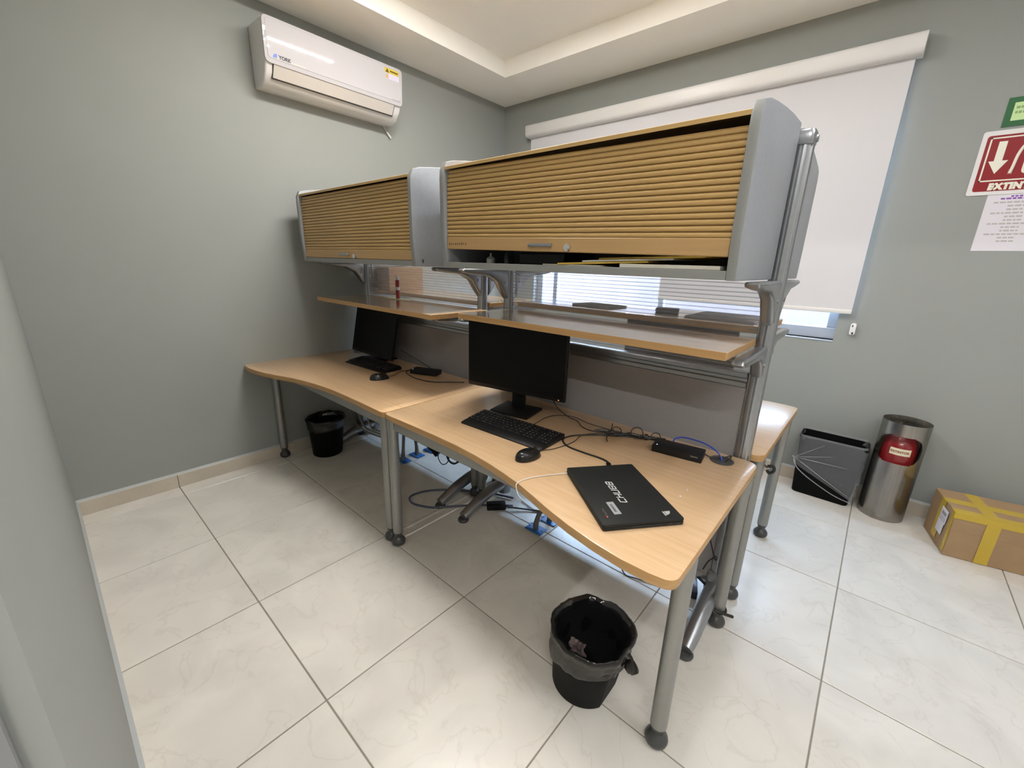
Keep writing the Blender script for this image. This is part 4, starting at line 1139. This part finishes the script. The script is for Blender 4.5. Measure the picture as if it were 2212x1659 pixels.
# ------------------------------------------------------------------ under the desks
def make_outlet(cx, cy, label, conduit):
    t = thing('floor_outlet', label, 'outlet', (cx, cy, 0), 'blue floor outlets under the desks')
    T = Matrix.Translation((cx, cy, 0)) @ Matrix.Rotation(R(2), 4, 'Z')
    b = B(); bx(b, -.052, .052, -.034, .034, .0003, .006, .002)
    for s in (-1, 1): cyl(b, (s * .042, 0, .006), (s * .042, 0, .0068), .004, n=8)
    obj('plate', b, OUTB, t, T=T)
    b = B()
    for s in (-1, 1): cyl(b, (s * .040, 0, .0062), (s * .040, 0, .0072), .0045, n=10)
    obj('screw', b, DARKGAP, t, T=T)
    b = B(); tube(b, [(cx, cy, .006), (cx, cy, .035)] + [(cx + p[0], cy + p[1], p[2]) for p in conduit], [.016, .015] + [.011] * len(conduit), n=10)
    obj('conduit', b, mat('conduit_grey', (.17, .165, .15), .5), t)
make_outlet(-.070, .585, 'blue floor outlet in front of its twin, under nearer desk', [(.005, .02, .09), (.03, .05, .13), (.055, .085, .155), (.06, .10, .30), (.06, .10, .62)])
make_outlet(-.062, .700, 'blue floor outlet behind its twin, under nearer desk', [(.0, .01, .08), (.02, .03, .14), (.05, .02, .30), (.055, .015, .60)])
make_outlet(-1.258, .560, 'blue floor outlet under left desk, nearest of three', [(0, .005, .10), (-.005, .02, .25), (-.05, .05, .40), (-.09, .06, .50)])
make_outlet(-1.258, .680, 'blue floor outlet under left desk, middle of three', [(-.01, .0, .10), (-.045, -.01, .22), (-.10, -.02, .34), (-.16, -.03, .42)])
make_outlet(-1.250, .800, 'blue floor outlet under left desk, farthest of three', [(-.01, .0, .10), (-.05, .0, .25), (-.10, -.02, .40)])

cord('network_cable', 'slate blue cable looping over the floor around the frame foot', CABSLATE, [(-.35, .72, .012), (-.50, .66, .010), (-.68, .54, .008), (-.79, .42, .008), (-.815, .31, .008), (-.75, .27, .008), (-.66, .30, .008), (-.60, .345, .009), (-.52, .45, .008), (-.40, .58, .008), (-.30, .66, .008)], .006)
cord('power_cable', 'black cable on the floor behind the nearer frame foot', CABB, [(-.30, .62, .02), (-.20, .70, .008), (-.08, .78, .006), (.02, .86, .006), (.12, .84, .006), (.22, .86, .006)], .005)
cord('thin_cable', 'thin grey cable trailing toward the blue outlets', CABGREY, [(-.30, .74, .005), (-.20, .72, .005), (-.12, .70, .005), (-.095, .66, .01), (-.085, .62, .02)], .003)
b = B(); rbox(b, -.365, .585, .0005, .032, .11, .055, R(50), .004, 2); tag(obj('power_brick', b, BLACK), 'black power brick on floor beside the middle frame foot', 'adapter')
b = B(); b2 = B(); bx(b2, -.055, .055, -.018, .018, -.028, .028, .005, 2); b2.transform(Matrix.Translation((-.955, .60, .185)) @ Matrix.Rotation(R(12), 4, 'Z') @ Matrix.Rotation(R(38), 4, 'Y')); merge(b, b2)
tube(b, [(-.995, .60, .225), (-1.02, .60, .30), (-1.03, .60, .62)], .004, n=6); tag(obj('hanging_adapter', b, BLACK), 'black adapter hanging by its cord above the left outlets', 'adapter')
cord('adapter_lead', 'thin black lead drooping from the hanging adapter', CABB, [(-.915, .60, .150), (-.905, .60, .115), (-.87, .60, .095), (-.82, .60, .125), (-.795, .60, .19), (-.78, .60, .30), (-.78, .60, .62)], .0035)
cord('hanging_cable', 'black cable hooked below the nearer desk front beam', CABB, [(-.81, .585, .62), (-.822, .585, .30), (-.811, .585, .207), (-.785, .585, .158), (-.736, .585, .153), (-.692, .585, .184)], .007)
for k, lab in enumerate(('grey cable hanging in outermost loop under the left desk', 'grey cable hanging in middle loop under the left desk', 'grey cable hanging in innermost loop under the left desk')):
    d = k * .05
    cord('looped_cable', lab, CABGREY, [(-1.83 + d * 2, .47, .64), (-1.79 + d * 2.3, .45, .42), (-1.762 + d * 2.3, .45, .275 + d * .3), (-1.685 + d * 2.2, .45, .192 + d * .3), (-1.556 + d * 1.5, .45, .172 + d * .5), (-1.323 + d, .45, .19 + d * .5), (-1.17, .46, .21 + d * .5)], .0065, group='grey cables looped under the left desk')
cord('plug_lead', 'black short cable stub hanging under the right desk front', CABB, [(-.45, .60, .62), (-.44, .59, .46), (-.46, .585, .40), (-.51, .58, .40), (-.53, .59, .44)], .005)
cord('floor_lead', 'black lead running over the floor to the right frame foot', CABB, [(.30, .66, .45), (.36, .62, .20), (.43, .60, .02), (.50, .61, .005), (.62, .66, .005), (.72, .70, .008)], .003)
b = B(); rbox(b, .700, .725, .0005, .038, .13, .055, R(-70), .004, 2); tag(obj('power_strip', b, mat('blue_black_plastic', (.015, .018, .03), .3)), 'black power strip on the floor behind the near desk leg', 'power strip')
cord('post_cord', 'thin black cord hanging along the right frame post', CABB, [(.770, .640, .66), (.772, .638, .56), (.745, .640, .45), (.760, .638, .35), (.792, .630, .27), (.800, .632, .262), (.795, .64, .27), (.77, .645, .23), (.755, .65, .18)], .0028)
b = B()
tube(b, [(.72, .70, .10), (.78, .645, .115), (.815, .60, .11), (.83, .57, .085), (.850, .568, .075), (.872, .60, .075), (.85, .632, .078), (.815, .61, .082), (.83, .57, .088), (.862, .572, .085), (.90, .60, .07)], .006, n=7)
tag(obj('wrapped_cable', b, CABB), 'black cable wrapped around the foot of right desk leg', 'cable')
b = B(); tube(b, [(.80, .80, .665), (.84, .80, .662), (.866, .80, .648), (.882, .80, .638)], .0035, n=6); tube(b, [(.882, .80, .644), (.900, .80, .650), (.905, .80, .632), (.892, .80, .618), (.882, .80, .628)], .006, n=8)
tag(obj('cable_clip', b, CABB), 'black cable with clip dangling under far desk corner', 'cable')
